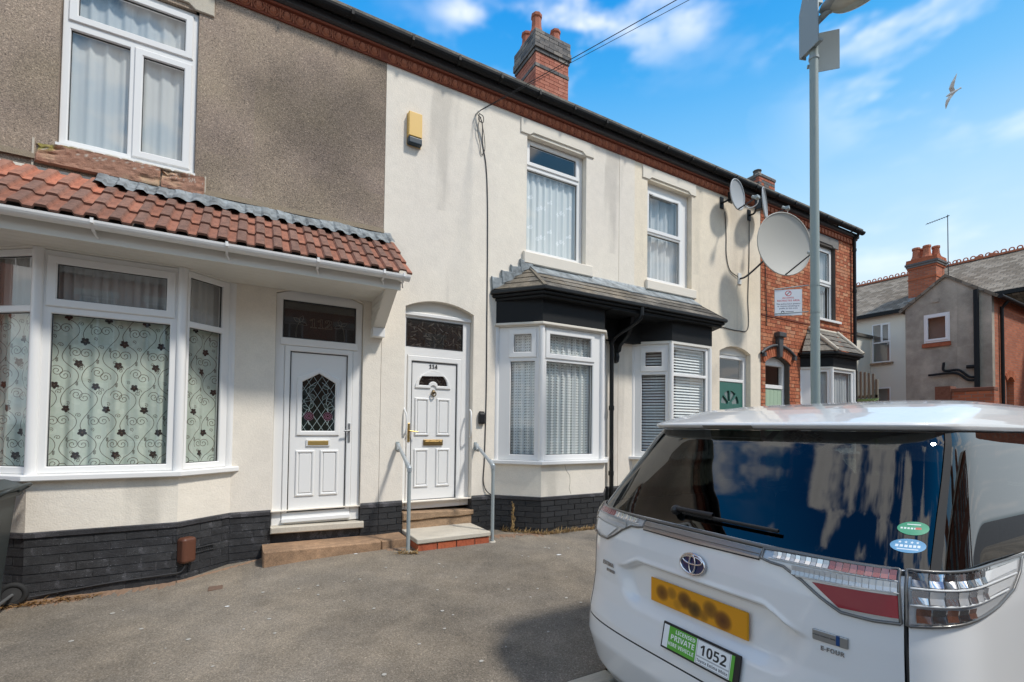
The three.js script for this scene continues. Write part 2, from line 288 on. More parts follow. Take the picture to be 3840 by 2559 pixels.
// a hanging cloth: a folded sheet behind a run of glass, inset metres inside
function cloth(name, label, A, Bp, y0, y1, mat, o = {}) {
  const [m, L] = runM(A, Bp), nx = o.nx ?? Math.ceil(L * 90), ny = 10, g = new THREE.PlaneGeometry(L, y1 - y0, nx, ny), p = g.attributes.position, uv = g.attributes.uv, amp = o.amp ?? .018, wl = o.wl ?? .085, s0 = rr(0, 9);
  for (let i = 0; i < p.count; i++) {
    const x = p.getX(i) + L / 2, y = p.getY(i) + (y0 + y1) / 2, w = Math.sin(x / wl * 6.283 + 1.7 * Math.sin(x * 5 + s0) + .25 * Math.sin(y * 2 + s0)) + .4 * Math.sin(x / wl * 13.1 + s0);
    p.setXYZ(i, x, y, -(o.inset ?? .1) + amp * w * (.75 + .25 * Math.sin(y * 1.3)));
    uv.setXY(i, x * (o.full ?? 1.25), y);
  }
  g.computeVertexNormals(); g.applyMatrix4(m);
  return solo(name, g, mat, label, o.cat ?? 'curtain', o.group);
}
const arch = (x0, x1, ys, ya, n = 12) => { const w = (x1 - x0) / 2, h = ya - ys, R = (w * w + h * h) / (2 * h), cx = (x0 + x1) / 2, cy = ya - R, a = Math.asin(w / R), r = []; for (let i = 0; i <= n; i++) { const q = a - 2 * a * i / n; r.push([cx + R * Math.sin(q), cy + R * Math.cos(q)]); } return r; };   // right to left
const archHole = (x0, x1, y0, ys, ya) => [[x0, y0], [x1, y0], ...arch(x0, x1, ys, ya)];
const EAVE = 6.42, RIDGE = [-3.9, 9.25];
function shell(g, x0, x1) {                                   // side walls, floors, rear wall and roof of one terraced house
  part('party_wall', g, SX([[-.24, 0], [-.24, 6.35], RIDGE, [-7.8, 6.35], [-7.8, 0]].map(([a, b]) => [a, b - (b > 6 ? .12 : 0)]), x0 + .004, x0 + .09), M.room);
  part('party_wall', g, SX([[-.24, 0], [-.24, 6.35], RIDGE, [-7.8, 6.35], [-7.8, 0]].map(([a, b]) => [a, b - (b > 6 ? .12 : 0)]), x1 - .09, x1 - .004), M.room);
  part('rear_wall', g, B(x0 + .09, x1 - .09, 0, 6.25, -7.8, -7.6), M.room);
  part('dividing_wall', g, B(x0 + .09, x1 - .09, .3, 6.0, -3.6, -3.5), M.room);
  part('ground_floor', g, B(x0 + .09, x1 - .09, .1, .42, -3.5, -.26), M.roomDark);
  part('upper_floor', g, B(x0 + .09, x1 - .09, 3.18, 3.42, -3.5, -.26), M.room);
  part('ceiling', g, B(x0 + .09, x1 - .09, 6.02, 6.12, -7.6, -.26), M.room);
  part('hall_wall', g, B(x0 > 9 ? x0 + 1.25 : x0 < 1 ? x1 - 1.35 : x0 < 3 ? x0 + 1.45 : x1 - 1.45, (x0 > 9 ? x0 + 1.25 : x0 < 1 ? x1 - 1.35 : x0 < 3 ? x0 + 1.45 : x1 - 1.45) + .1, .42, 3.18, -3.5, -.26), M.room);
  part('roof', g, MG([SX([[.2, EAVE], [RIDGE[0], RIDGE[1] + .06], [RIDGE[0], RIDGE[1] - .06], [.2, EAVE - .1]], x0, x1), SX([[RIDGE[0], RIDGE[1] + .06], [-8, EAVE], [-8, EAVE - .1], [RIDGE[0], RIDGE[1] - .06]], x0, x1)]), M.slate);
}
// terracotta egg-and-dart band, eaves board and gutter over one house
const eggG = sph(0, 0, 0, .038, .048, .034, 10), cupG = new THREE.TorusGeometry(.053, .011, 5, 12, Math.PI * 1.5).rotateZ(Math.PI * .75 + Math.PI / 2 * 0).rotateZ(Math.PI * .0), dartG = B(-.006, .006, -.05, .05, -.006, .014);
function eaves(g, x0, x1, o = {}) {
  const f = grp('frieze', g);
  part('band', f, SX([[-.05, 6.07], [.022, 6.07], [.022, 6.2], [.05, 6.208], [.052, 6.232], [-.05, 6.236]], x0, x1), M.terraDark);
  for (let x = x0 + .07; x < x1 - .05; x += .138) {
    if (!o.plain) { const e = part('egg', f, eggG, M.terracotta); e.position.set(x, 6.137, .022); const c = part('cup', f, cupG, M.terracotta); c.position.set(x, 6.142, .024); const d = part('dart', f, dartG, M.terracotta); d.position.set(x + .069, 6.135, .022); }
    else { const e = part('dentil', f, unit, M.terracotta); e.scale.set(.09, .1, .03); e.position.set(x, 6.13, .03); }
  }
  part('eaves_board', g, SX([[-.05, 6.238], [.06, 6.238], [.09, 6.252], [.09, 6.33], [-.05, 6.33]], x0, x1), o.board ?? M.blackBoard);
  const prof = []; for (let i = 0; i <= 8; i++) { const a = Math.PI * i / 8; prof.push([.165 + .062 * Math.cos(a + Math.PI), 6.365 - .068 * Math.sin(a)]); } for (let i = 8; i >= 0; i--) { const a = Math.PI * i / 8; prof.push([.165 + .056 * Math.cos(a + Math.PI), 6.367 - .062 * Math.sin(a)]); }
  const gut = grp('gutter', g); part('channel', gut, SX(prof, x0, x1), o.gut ?? M.blackPaint);
  for (let x = x0 + .25; x < x1; x += .62) { part('gutter_clip', gut, SX([[.093, 6.31], [.165, 6.288], [.236, 6.31], [.236, 6.372], [.226, 6.372], [.226, 6.32], [.165, 6.3], [.093, 6.32]], x, x + .03), o.gut ?? M.blackPaint); }
}
const lintelG = (x0, x1, y0, y1, z0, z1, i0, i1) => EX([[x0, y0], [i0 - .02, y0], [i0 + .035, y0 + .045], [i1 - .06, y0 + .045], [i1 + .0, y0], [x1, y0], [x1, y1], [x0, y1]], z0, z1, [], .006);
// projecting bay: wall base, brick plinth, sill, glazing on each facet
function bay(g, P, o) {
  const w = grp('bay_base', g);
  part('render', w, PL(closePlan(P, -.1), .6, 1.06), o.wall);
  part('coping', w, PL(closePlan(offset(P, .016), -.02), .575, .628, .008), o.coping ?? M.coping);
  part('backing', w, PL(closePlan(offset(P, -.004), -.02), -.1, .575), M.plinth);
  for (let i = 0; i < 3; i++) if (!o.skip?.includes(i)) brickRun(w, P[i], P[i + 1], .57, 7, o.bricks ?? plinthMats, { proud: o.proud ?? .006 });
  const b = grp('bay_window', g);
  const S = offset(P, .062); S[0] = [P[0][0] - .075, .004]; S[3] = [P[3][0] + .075, .004];
  part('sill', b, PL(closePlan(S, -.05), 1.06, 1.112, .008), M.upvc);
  const yh = o.head;
  for (let i = 0; i < 3; i++) {
    const inP = offset(P, -.03), [m, L] = runM(inP[i], inP[i + 1]);
    const f = o.facets[i]; if (f) windowUnit(b, m.clone(), L, 1.112, yh, f(L), { glass: o.glass });
  }
  const posts = offset(P, -.035);
  for (let i = 0; i < 4; i++) { const [x, z] = posts[i]; part('post', b, cyl([x, 1.112, z], [x, yh, z], .042, .042, 8), M.upvc); }
  part('head', b, PL(closePlan(offset(P, .0), -.1), yh, yh + .05, .004), M.upvcOld);
  return b;
}
const two = (yt, m = .055) => (L) => [{ x0: m, x1: L - m, y0: 1.112 + m, y1: yt - .03 }, { x0: m, x1: L - m, y0: yt + .03, y1: 3.0 - .05 }];
// ================================================================ house with the tiled porch (left)
const pebHouse = thing('terraced_house', 'terraced house with dark pebbledash upstairs and red tiled porch roof', 'house');
{
  const g = pebHouse, X0 = -2.4, X1 = 1.42;
  shell(g, X0, X1);
  part('upper_wall', g, EX(rect(X0, X1 - .002, 3.872, 6.075), -.25, 0, [rect(-1.58, -.52, 4.1, 5.83)]), M.pebble, 'dark brown pebbledash upper wall');
  part('lower_wall', g, EX(rect(X0, X1 - .002, .6, 3.87), -.25, -.002, [archHole(.26, 1.205, .61, 3.03, 3.125), rect(-1.98, -.17, .75, 3.05)]), M.cream, 'cream rendered lower wall');
  // upstairs window
  const w = grp('window', g);
  windowUnit(w, at(-1.575, -.035), 1.05, 4.125, 5.825, [{ x0: .06, x1: .99, y0: 5.34, y1: 5.765, sash: 1 }, { x0: .06, x1: .497, y0: 4.19, y1: 5.25 }, { x0: .553, x1: .99, y0: 4.19, y1: 5.25, sash: 1 }], { glass: M.glass });
  part('sill', w, B(-1.58, -.515, 4.1, 4.125, -.09, .02), M.upvc);
  const ln = part('lintel', g, lintelG(-1.72, -.39, 5.83, 6.06, -.1, .022, -1.55, -.55), M.slab, 'flaking white painted lintel');
  // broken sandstone sill, its face spalled
  {
    const sg = grp('stone_sill', g, 'broken sandstone window sill with mossy spalled face');
    const sgeo = (x0, x1, k) => {                              // spalled face: a displaced grid, colour by the stone exposed or mossed
      const nx = 46, ny = 14, pos = [], col = [], P = (i, j) => { const x = mix(x0, x1, i / nx), t = j / ny, sp = sstep(.5, .66, low2(x * .7 + k, t * .25 + .2)), n = mid(x * .9, t * .22 + k), y = mix(3.893, 4.098 - (j === ny ? sp * .05 + n * .012 : 0), t); return [x, y, (i === 0 || i === nx || j === 0 ? -.03 : 0) + .052 - sp * .045 * sstep(.15, .6, t) - .02 * n + .012 * low(x, t)]; };
      const C = (i, j) => { const x = mix(x0, x1, i / nx), t = j / ny, sp = sstep(.5, .66, low2(x * .7 + k, t * .25 + .2)), n = .75 + .5 * mid(x * 1.3, t * .4), ms = sstep(.62, .74, low2(x * 1.1 + .4, t * .2)) * sstep(.45, .7, t) * (x < -1.05 ? 1 : 0), wh = fineL(x * .35, t * .06) > .8 && t > .6 ? 1 : 0; const base = [mix(.40, .52, sp) * n, mix(.215, .36, sp) * n, mix(.145, .23, sp) * n]; return [mix(mix(base[0], .3, ms), .62, wh * .7), mix(mix(base[1], .25, ms), .58, wh * .7), mix(mix(base[2], .07, ms), .5, wh * .7)]; };
      for (let i = 0; i < nx; i++) for (let j = 0; j < ny; j++) { const q = [[i, j], [i + 1, j], [i + 1, j + 1], [i, j], [i + 1, j + 1], [i, j + 1]]; for (const e of q) { pos.push(...P(...e)); col.push(...C(...e)); } }
      for (let i = 0; i < nx; i++) { const A2 = P(i, ny), B2 = P(i + 1, ny), c = C(i, ny); for (const e of [A2, B2, [B2[0], B2[1], -.09], A2, [B2[0], B2[1], -.09], [A2[0], A2[1], -.09]]) { pos.push(...e); col.push(...c); } }
      const g2 = new THREE.BufferGeometry(); g2.setAttribute('position', new THREE.Float32BufferAttribute(pos, 3)); g2.setAttribute('color', new THREE.Float32BufferAttribute(col, 3)); return uvm(g2);
    };
    const sillM = std('#ffffff', .95, { vertexColors: true, bumpMap: sandbump, bumpScale: .006 });
    part('stone', sg, sgeo(-1.712, -.8, .1), sillM); part('stone', sg, sgeo(-.796, -.43, .45), sillM);
    part('mortar_bed', sg, MG([...Array(16)].map((_, i) => sph(-1.45 + i * .06 + rr(-.02, .02), 4.104, .012, rr(.04, .05), rr(.008, .018), .02, 6))), M.slab);
    part('upright_edge', sg, B(-1.735, -1.72, 3.87, 4.12, -.05, .01), M.slab); part('upright_edge', sg, B(-.432, -.42, 3.9, 4.12, -.05, .02), M.slab);
  }
  eaves(g, X0, X1);
  // bay
  const P = [[-2.03, 0], [-1.59, .33], [-.545, .33], [-.13, 0]];
  bay(g, P, {
    wall: M.cream, head: 3.05, glass: M.glass, bricks: [M.plinth, M.plinthB], proud: .0015,
    facets: [(L) => [{ x0: .06, x1: L - .05, y0: 1.175, y1: 2.5 }, { x0: .06, x1: L - .05, y0: 2.56, y1: 2.99 }],
      (L) => [{ x0: .095, x1: L - .095, y0: 1.175, y1: 2.5 }, { x0: .075, x1: L - .075, y0: 2.575, y1: 2.985, sash: 1 }],
      (L) => [{ x0: .075, x1: L - .115, y0: 1.175, y1: 2.5 }, { x0: .075, x1: L - .115, y0: 2.56, y1: 2.99 }]],
  });
  // front door
  const d = grp('front_door', g, 'white door with pointed leaded window'), Z = -.05;
  part('frame', d, EX([[.262, .44], [1.2, .44], ...arch(.262, 1.2, 3.025, 3.118)], Z - .09, Z, [rect(.335, 1.12, 2.54, 2.965), rect(.36, 1.095, .5, 2.455)], .006), M.upvc);
  part('transom', d, RB(.31, 1.15, 2.455, 2.54, Z - .05, Z + .02, .012), M.upvc);
  part('gasket', d, ring(.335, 1.12, 2.54, 2.965, .01, Z - .02, Z + .003, .001), M.gasket);
  const etched = cvs(760, 424, (c, w, h) => {
    c.fillStyle = '#2e2b29'; c.fillRect(0, 0, w, h); c.strokeStyle = '#6b675b'; c.lineWidth = 4; c.fillStyle = '#6b675b';
    c.font = 'bold 150px serif'; c.textAlign = 'center'; c.strokeText('112', 385, 285);
    for (const [sx, ox] of [[1, 165], [-1, 605]]) { c.save(); c.translate(ox, 0); c.scale(sx, 1); const leaf = (x, y, a) => { c.save(); c.translate(x, y); c.rotate(a); c.beginPath(); c.moveTo(0, 0); c.quadraticCurveTo(35, -38, 80, 0); c.quadraticCurveTo(35, 38, 0, 0); c.stroke(); c.restore(); }; leaf(0, 230, -2.6); leaf(0, 230, -1.25); leaf(0, 230, .45); c.beginPath(); c.moveTo(0, 230); c.quadraticCurveTo(-45, 270, -40, 424); c.stroke(); c.restore(); }
  });
  part('fanlight', d, new THREE.PlaneGeometry(.765, .405).translate(.7275, 2.7525, Z - .012), phy('#ffffff', .12, { map: etched, clearcoat: 1, clearcoatRoughness: .02 }), 'dark etched fanlight numbered 112');
  part('sash', d, EX(rect(.362, 1.093, .502, 2.453), Z - .06, Z + .012, [rect(.417, 1.037, .578, 2.392)], .008), M.upvc);
  part('seal', d, ring(.412, 1.042, .573, 2.397, .016, Z - .02, Z + .004, .001), M.gasket);
  const house5 = (k) => [[.493 + k, 1.438 + k], [.958 - k, 1.438 + k], [.958 - k, 2.1 - k * .9], [.7255, 2.215 - k * 1.1], [.493 + k, 2.1 - k * .9]];
  part('panel', d, EX(rect(.4235, 1.0305, .5845, 2.3855), Z - .03, Z - .006, [house5(.05)], .002), M.upvc);
  part('glazing_bead', d, EX(house5(0), Z - .01, Z + .012, [house5(.055)], .01), M.upvc);
  const leaded = cvs(360, 700, (c, w, h) => {
    c.fillStyle = '#15201d'; c.fillRect(0, 0, w, h); const gr = c; gr.strokeStyle = '#8f9a98'; gr.lineWidth = 6;
    for (let i = -6; i < 12; i++) { gr.beginPath(); gr.moveTo(i * 90, 0); gr.lineTo(i * 90 + 420, 700); gr.stroke(); gr.beginPath(); gr.moveTo(i * 90 + 420, 0); gr.lineTo(i * 90, 700); gr.stroke(); }
    for (const sx of [1, -1]) { c.save(); c.translate(180, 0); c.scale(sx, 1); c.lineWidth = 7; c.strokeStyle = '#9aa5a2';
      c.beginPath(); c.moveTo(90, 620); c.bezierCurveTo(160, 480, 20, 380, 110, 260); c.bezierCurveTo(150, 190, 60, 150, 30, 120); c.stroke();
      for (const [x, y, a, q] of [[70, 180, .5, '#33413d'], [110, 220, 1.4, '#1c2825'], [60, 290, 2.2, '#44504c'], [115, 330, .2, '#26322f'], [75, 400, 1.1, '#33413d'], [130, 420, 2.6, '#1c2825']]) { c.save(); c.translate(x, y); c.rotate(a); c.beginPath(); c.ellipse(0, 0, 34, 18, 0, 0, 7); c.fillStyle = q; c.fill(); c.lineWidth = 4; c.stroke(); c.restore(); }
      for (const [r, q] of [[48, '#2c1a22'], [32, '#4a2c3a'], [15, '#24161c']]) { c.beginPath(); c.arc(98, 520, r, 0, 7); c.fillStyle = q; c.fill(); c.lineWidth = 4; c.strokeStyle = '#8b6a78'; c.stroke(); } c.restore(); }
  });
  const lg = new THREE.ShapeGeometry(shp(house5(.045))); { const p = lg.attributes.position, uv = lg.attributes.uv; for (let i = 0; i < p.count; i++) uv.setXY(i, (p.getX(i) - .538) / .375, (p.getY(i) - 1.483) / .69); }
  part('door_glass', d, lg.translate(0, 0, Z - .004), phy('#ffffff', .08, { map: leaded, clearcoat: 1, clearcoatRoughness: .03 }), 'leaded glass with rose motif');
  const moulded = (x0, x1, y0, y1) => { part('moulding', d, ring(x0, x1, y0, y1, .03, Z - .01, Z + .01, .009), M.upvc); part('field', d, EX(rect(x0 + .036, x1 - .036, y0 + .036, y1 - .036), Z - .02, Z + .003, [], .008), M.upvc); };
  moulded(.494, .694, .75, 1.272); moulded(.752, .955, .75, 1.272);
  const lb = part('letterbox', d, RB(.6, .855, 1.315, 1.395, Z - .01, Z + .01, .005), M.whitePlastic); part('flap', d, RB(.618, .838, 1.33, 1.38, Z + .004, Z + .016, .004), std(L3(.62, .43, .15), .35, { metalness: .7 }));
  part('handle_plate', d, RB(1.052, 1.08, 1.36, 1.59, Z + .008, Z + .022, .006), M.steel); part('handle', d, MG([cyl([1.066, 1.5, Z + .015], [1.066, 1.5, Z + .06], .01), cyl([1.07, 1.5, Z + .058], [1.0, 1.495, Z + .06], .011, .009)]), M.steel);
  part('door_sill', d, RB(.36, 1.095, .47, .52, Z - .05, Z + .05, .01), M.upvc);
  part('stone_threshold', g, EX([[.255, .372], [1.24, .35], [1.24, .425], [.255, .445]], -.2, .055, [], .01), M.slab, 'worn stone threshold');
  // plinth either side of the door and below it
  const pl = grp('plinth', g, 'black painted brick plinth');
  part('backing', pl, B(-.16, .258, -.1, .575, -.25, -.001), M.plinth); part('backing', pl, B(1.207, X1 - .002, -.1, .575, -.25, -.001), M.plinth); part('backing', pl, B(.26, 1.205, -.1, .36, -.25, -.03), M.plinth);
  part('backing', pl, B(X0, -1.98, -.1, .575, -.25, -.001), M.plinth);
  part('coping', pl, SX([[-.2, .575], [.016, .575], [.016, .608], [0, .628], [-.2, .628]], -.13, .255), M.coping); part('coping', pl, SX([[-.2, .575], [.016, .575], [.016, .612], [0, .634], [-.2, .634]], 1.207, X1 - .002), M.coping);
  brickRun(pl, [-.125, 0], [.257, 0], .57, 7, [M.plinth, M.plinthB], { proud: .005 }); brickRun(pl, [1.207, 0], [X1 - .003, 0], .57, 6, plinthMats);
  // porch: soffit, fascia, gutter, tiles, flashing, bracket
  const po = grp('porch_canopy', g, 'lean-to porch canopy with white fascia');
  for (let k = 0; k < 7; k++) part('soffit_board', po, B(X0, 1.43, 3.062, 3.074, .005 + k * .1, .005 + k * .1 + .094), M.upvcOld);
  part('fascia', po, RB(X0, 1.44, 3.045, 3.2, .7, .722, .004), M.upvcOld); part('end_cap', po, EX([[-.72, 3.075], [-.0, 3.075], [-.0, 3.75], [-.72, 3.19]], 0, .015).rotateY(Math.PI / 2).translate(1.425, 0, 0), M.upvcOld);
  part('deck', po, SX([[.0, 3.79], [.74, 3.19], [.74, 3.175], [0, 3.76]], X0, 1.44), M.roomDark);
  const gut = grp('porch_gutter', g, 'white half-round porch gutter'), prof = [];
  for (let i = 0; i <= 10; i++) { const a = Math.PI * i / 10; prof.push([.79 - .056 * Math.cos(a), 3.19 - .058 * Math.sin(a)]); } for (let i = 10; i >= 0; i--) { const a = Math.PI * i / 10; prof.push([.79 - .05 * Math.cos(a), 3.193 - .052 * Math.sin(a)]); }
  part('channel', gut, SX(prof, X0, 1.5), M.upvc); part('stop_end', gut, SX([...prof.slice(0, 11)], 1.5, 1.512), M.upvc);
  for (const x of [-2.1, -1.13, -.2, .57, 1.22, 1.43]) { part('gutter_clip', gut, SX([[.72, 3.115], [.79, 3.115], [.853, 3.165], [.853, 3.205], [.843, 3.205], [.838, 3.165], [.788, 3.127], [.72, 3.13]], x, x + .022), M.upvc); part('clip_tail', gut, bar([x + .01, 3.115, .77], [x + .03, 3.075, .724], .014, .006), M.upvc); }
  const tiles = grp('porch_roof', g, 'double roman roof tiles weathered brown with orange pans');
  const top = V(0, 3.86, .0), eav = V(0, 3.192, .83), sl = eav.clone().sub(top), SLn = sl.length(); sl.normalize(); const nrm = V(0, sl.z, -sl.y);
  const prof2 = (x) => { const p = ((x % .15) + .15) % .15; return p < .055 ? 0 : p < .07 ? (p - .055) / .015 * .026 : p < .135 ? .026 + .002 * Math.sin((p - .07) / .065 * Math.PI) : .026 * (1 - (p - .135) / .015); };
  const tileGeo = (variant) => {                              // one tile: two pans, two rolls; its tail end shows the thickness
    const xs = [0, .03, .055, .0625, .07, .09, .115, .135, .1425, .15, .18, .205, .2125, .22, .24, .265, .285, .2925, .299], pos = [], col = [];
    const len = .4, rows = [0, .2, .385, len], wv = variant * 1.7;
    const pt = (x, r, under) => { const h = prof2(x) + .012 - (under ? .022 : 0) - (r > .386 && !under ? .002 : 0); return [x, r, h]; };
    const cl = (x, r) => { const up = Math.min(1, prof2(x) / .026), n = .94 + .12 * Math.abs(Math.sin(x * 57 + r * 31 + wv * 9)), w = clamp(.35 + .6 * up + .3 * (mid(x * 2 + wv, r * 2) - .5) + .15 * Math.sin(wv + x * 20)); return [mix(.42, .25, w) * n, mix(.165, .14, w) * n, mix(.1, .105, w) * n]; };
    const tri = (a, b, c, ca, cb, cc) => { pos.push(...a, ...b, ...c); col.push(...ca, ...cb, ...cc); };
    for (let k = 0; k < rows.length - 1; k++) for (let i = 0; i < xs.length - 1; i++) { const a = pt(xs[i], rows[k]), b = pt(xs[i + 1], rows[k]), c = pt(xs[i + 1], rows[k + 1]), d2 = pt(xs[i], rows[k + 1]), q = [cl(xs[i], rows[k]), cl(xs[i + 1], rows[k]), cl(xs[i + 1], rows[k + 1]), cl(xs[i], rows[k + 1])]; tri(a, b, c, q[0], q[1], q[2]); tri(a, c, d2, q[0], q[2], q[3]); }
    for (let i = 0; i < xs.length - 1; i++) { const a = pt(xs[i], len), b = pt(xs[i + 1], len), c = pt(xs[i + 1], len, 1), d2 = pt(xs[i], len, 1), q = [.27, .14, .1]; tri(a, b, c, q, q, q); tri(a, c, d2, q, q, q); }
    const g2 = new THREE.BufferGeometry(); g2.setAttribute('position', new THREE.Float32BufferAttribute(pos, 3)); g2.setAttribute('color', new THREE.Float32BufferAttribute(col, 3));
    const g3 = uvm(g2); return g3;
  };
  const tg = [0, 1, 2, 3].map(tileGeo), tm = [1, .88, 1.1, .96].map((k) => std(L3(k, k, k), .92, { vertexColors: true, map: T.tile, bumpMap: sandbump, bumpScale: .003 })), tOrange = std(L3(1.5, 1.3, 1.2), .92, { vertexColors: true, map: T.tile, bumpMap: sandbump, bumpScale: .003 });
  const bas = new THREE.Matrix4();
  for (let r = 1; r < 4; r++) for (let c = 0; c < 13; c++) {
    const t = part('roof_tile', tiles, tg[(c * 3 + r * 5) % 4], r === 1 && c < 4 ? tOrange : tm[(rnd() * 4) | 0]);
    const s0 = SLn - .4 - (3 - r) * .305 + rr(-.004, .004);
    const o = top.clone().addScaledVector(sl, s0).addScaledVector(nrm, -.012 + rr(0, .003));
    // tiles tilt: the tail rides on the course below
    const s2 = sl.clone().addScaledVector(nrm, .07).normalize(), n2 = V(0, s2.z, -s2.y);
    bas.makeBasis(V(-1, 0, 0), s2, n2); t.quaternion.setFromRotationMatrix(bas); t.position.set(X0 + .03 + (c + 1) * .3 + rr(-.002, .002), o.y, o.z);
  }
  const fl = grp('flashing', g, 'grey lead flashing dressed over the tiles'), fp = [];
  for (let k = 0; k < 5; k++) {
    const a = -1.27 + k * .565, b = Math.min(1.5, a + .6), n = 24, pos = [];
    for (let i = 0; i < n; i++) for (let r = 0; r < 3; r++) { const q = (ii, rw) => { const x = a + (b - a) * ii / n, h = prof2(x - X0 - .03), s = [-.02, .08, .2][rw] ?? (.26 + .014 * Math.sin(x * 31 + k)), base = top.clone().addScaledVector(sl, s), lift = (rw === 0 ? .085 : .046 + h * .95 * Math.min(1, rw / 1.5)) + k % 2 * .004; if (rw === 0) return [x, 3.935 + .012 * Math.sin(x * 9), .012 + k % 2 * .004]; base.addScaledVector(nrm, lift); return [x, base.y, base.z]; }; const A = q(i, r), Bq = q(i + 1, r), C = q(i + 1, r + 1), D2 = q(i, r + 1); pos.push(...A, ...D2, ...C, ...A, ...C, ...Bq); }
    const g2 = new THREE.BufferGeometry(); g2.setAttribute('position', new THREE.Float32BufferAttribute(pos, 3)); part('lead_sheet', fl, uvm(g2), M.lead);
  }
  part('mortar_fillet', fl, SX([[0, 3.93], [.03, 3.925], [.005, 3.99]], X0, X1), std(L3(.3, .24, .17), .95, { bumpMap: sandbump, bumpScale: .01 }));
  const br = grp('gallows_bracket', g, 'white clad gallows bracket'), bp = (k) => [[0, 2.73], [.1 + k, 2.73], [.63 + k, 3.06], [0, 3.06]];
  part('sloping_face', br, SX(bp(.012), 1.3, 1.425), M.upvcOld);
  for (let k = 0; k < 4; k++) { const ya = 2.735 + k * .085, yb = ya + .078, f = (y) => .1 + (y - 2.73) / .33 * .53; part('cladding_board', br, SX([[.005, ya], [f(ya), ya], [f(yb), yb], [.005, yb]], 1.29, 1.3), M.upvcOld); }
  part('foot_block', br, RB(1.285, 1.43, 2.625, 2.732, .0, .125, .006), M.upvc);
}
console.log('house a');
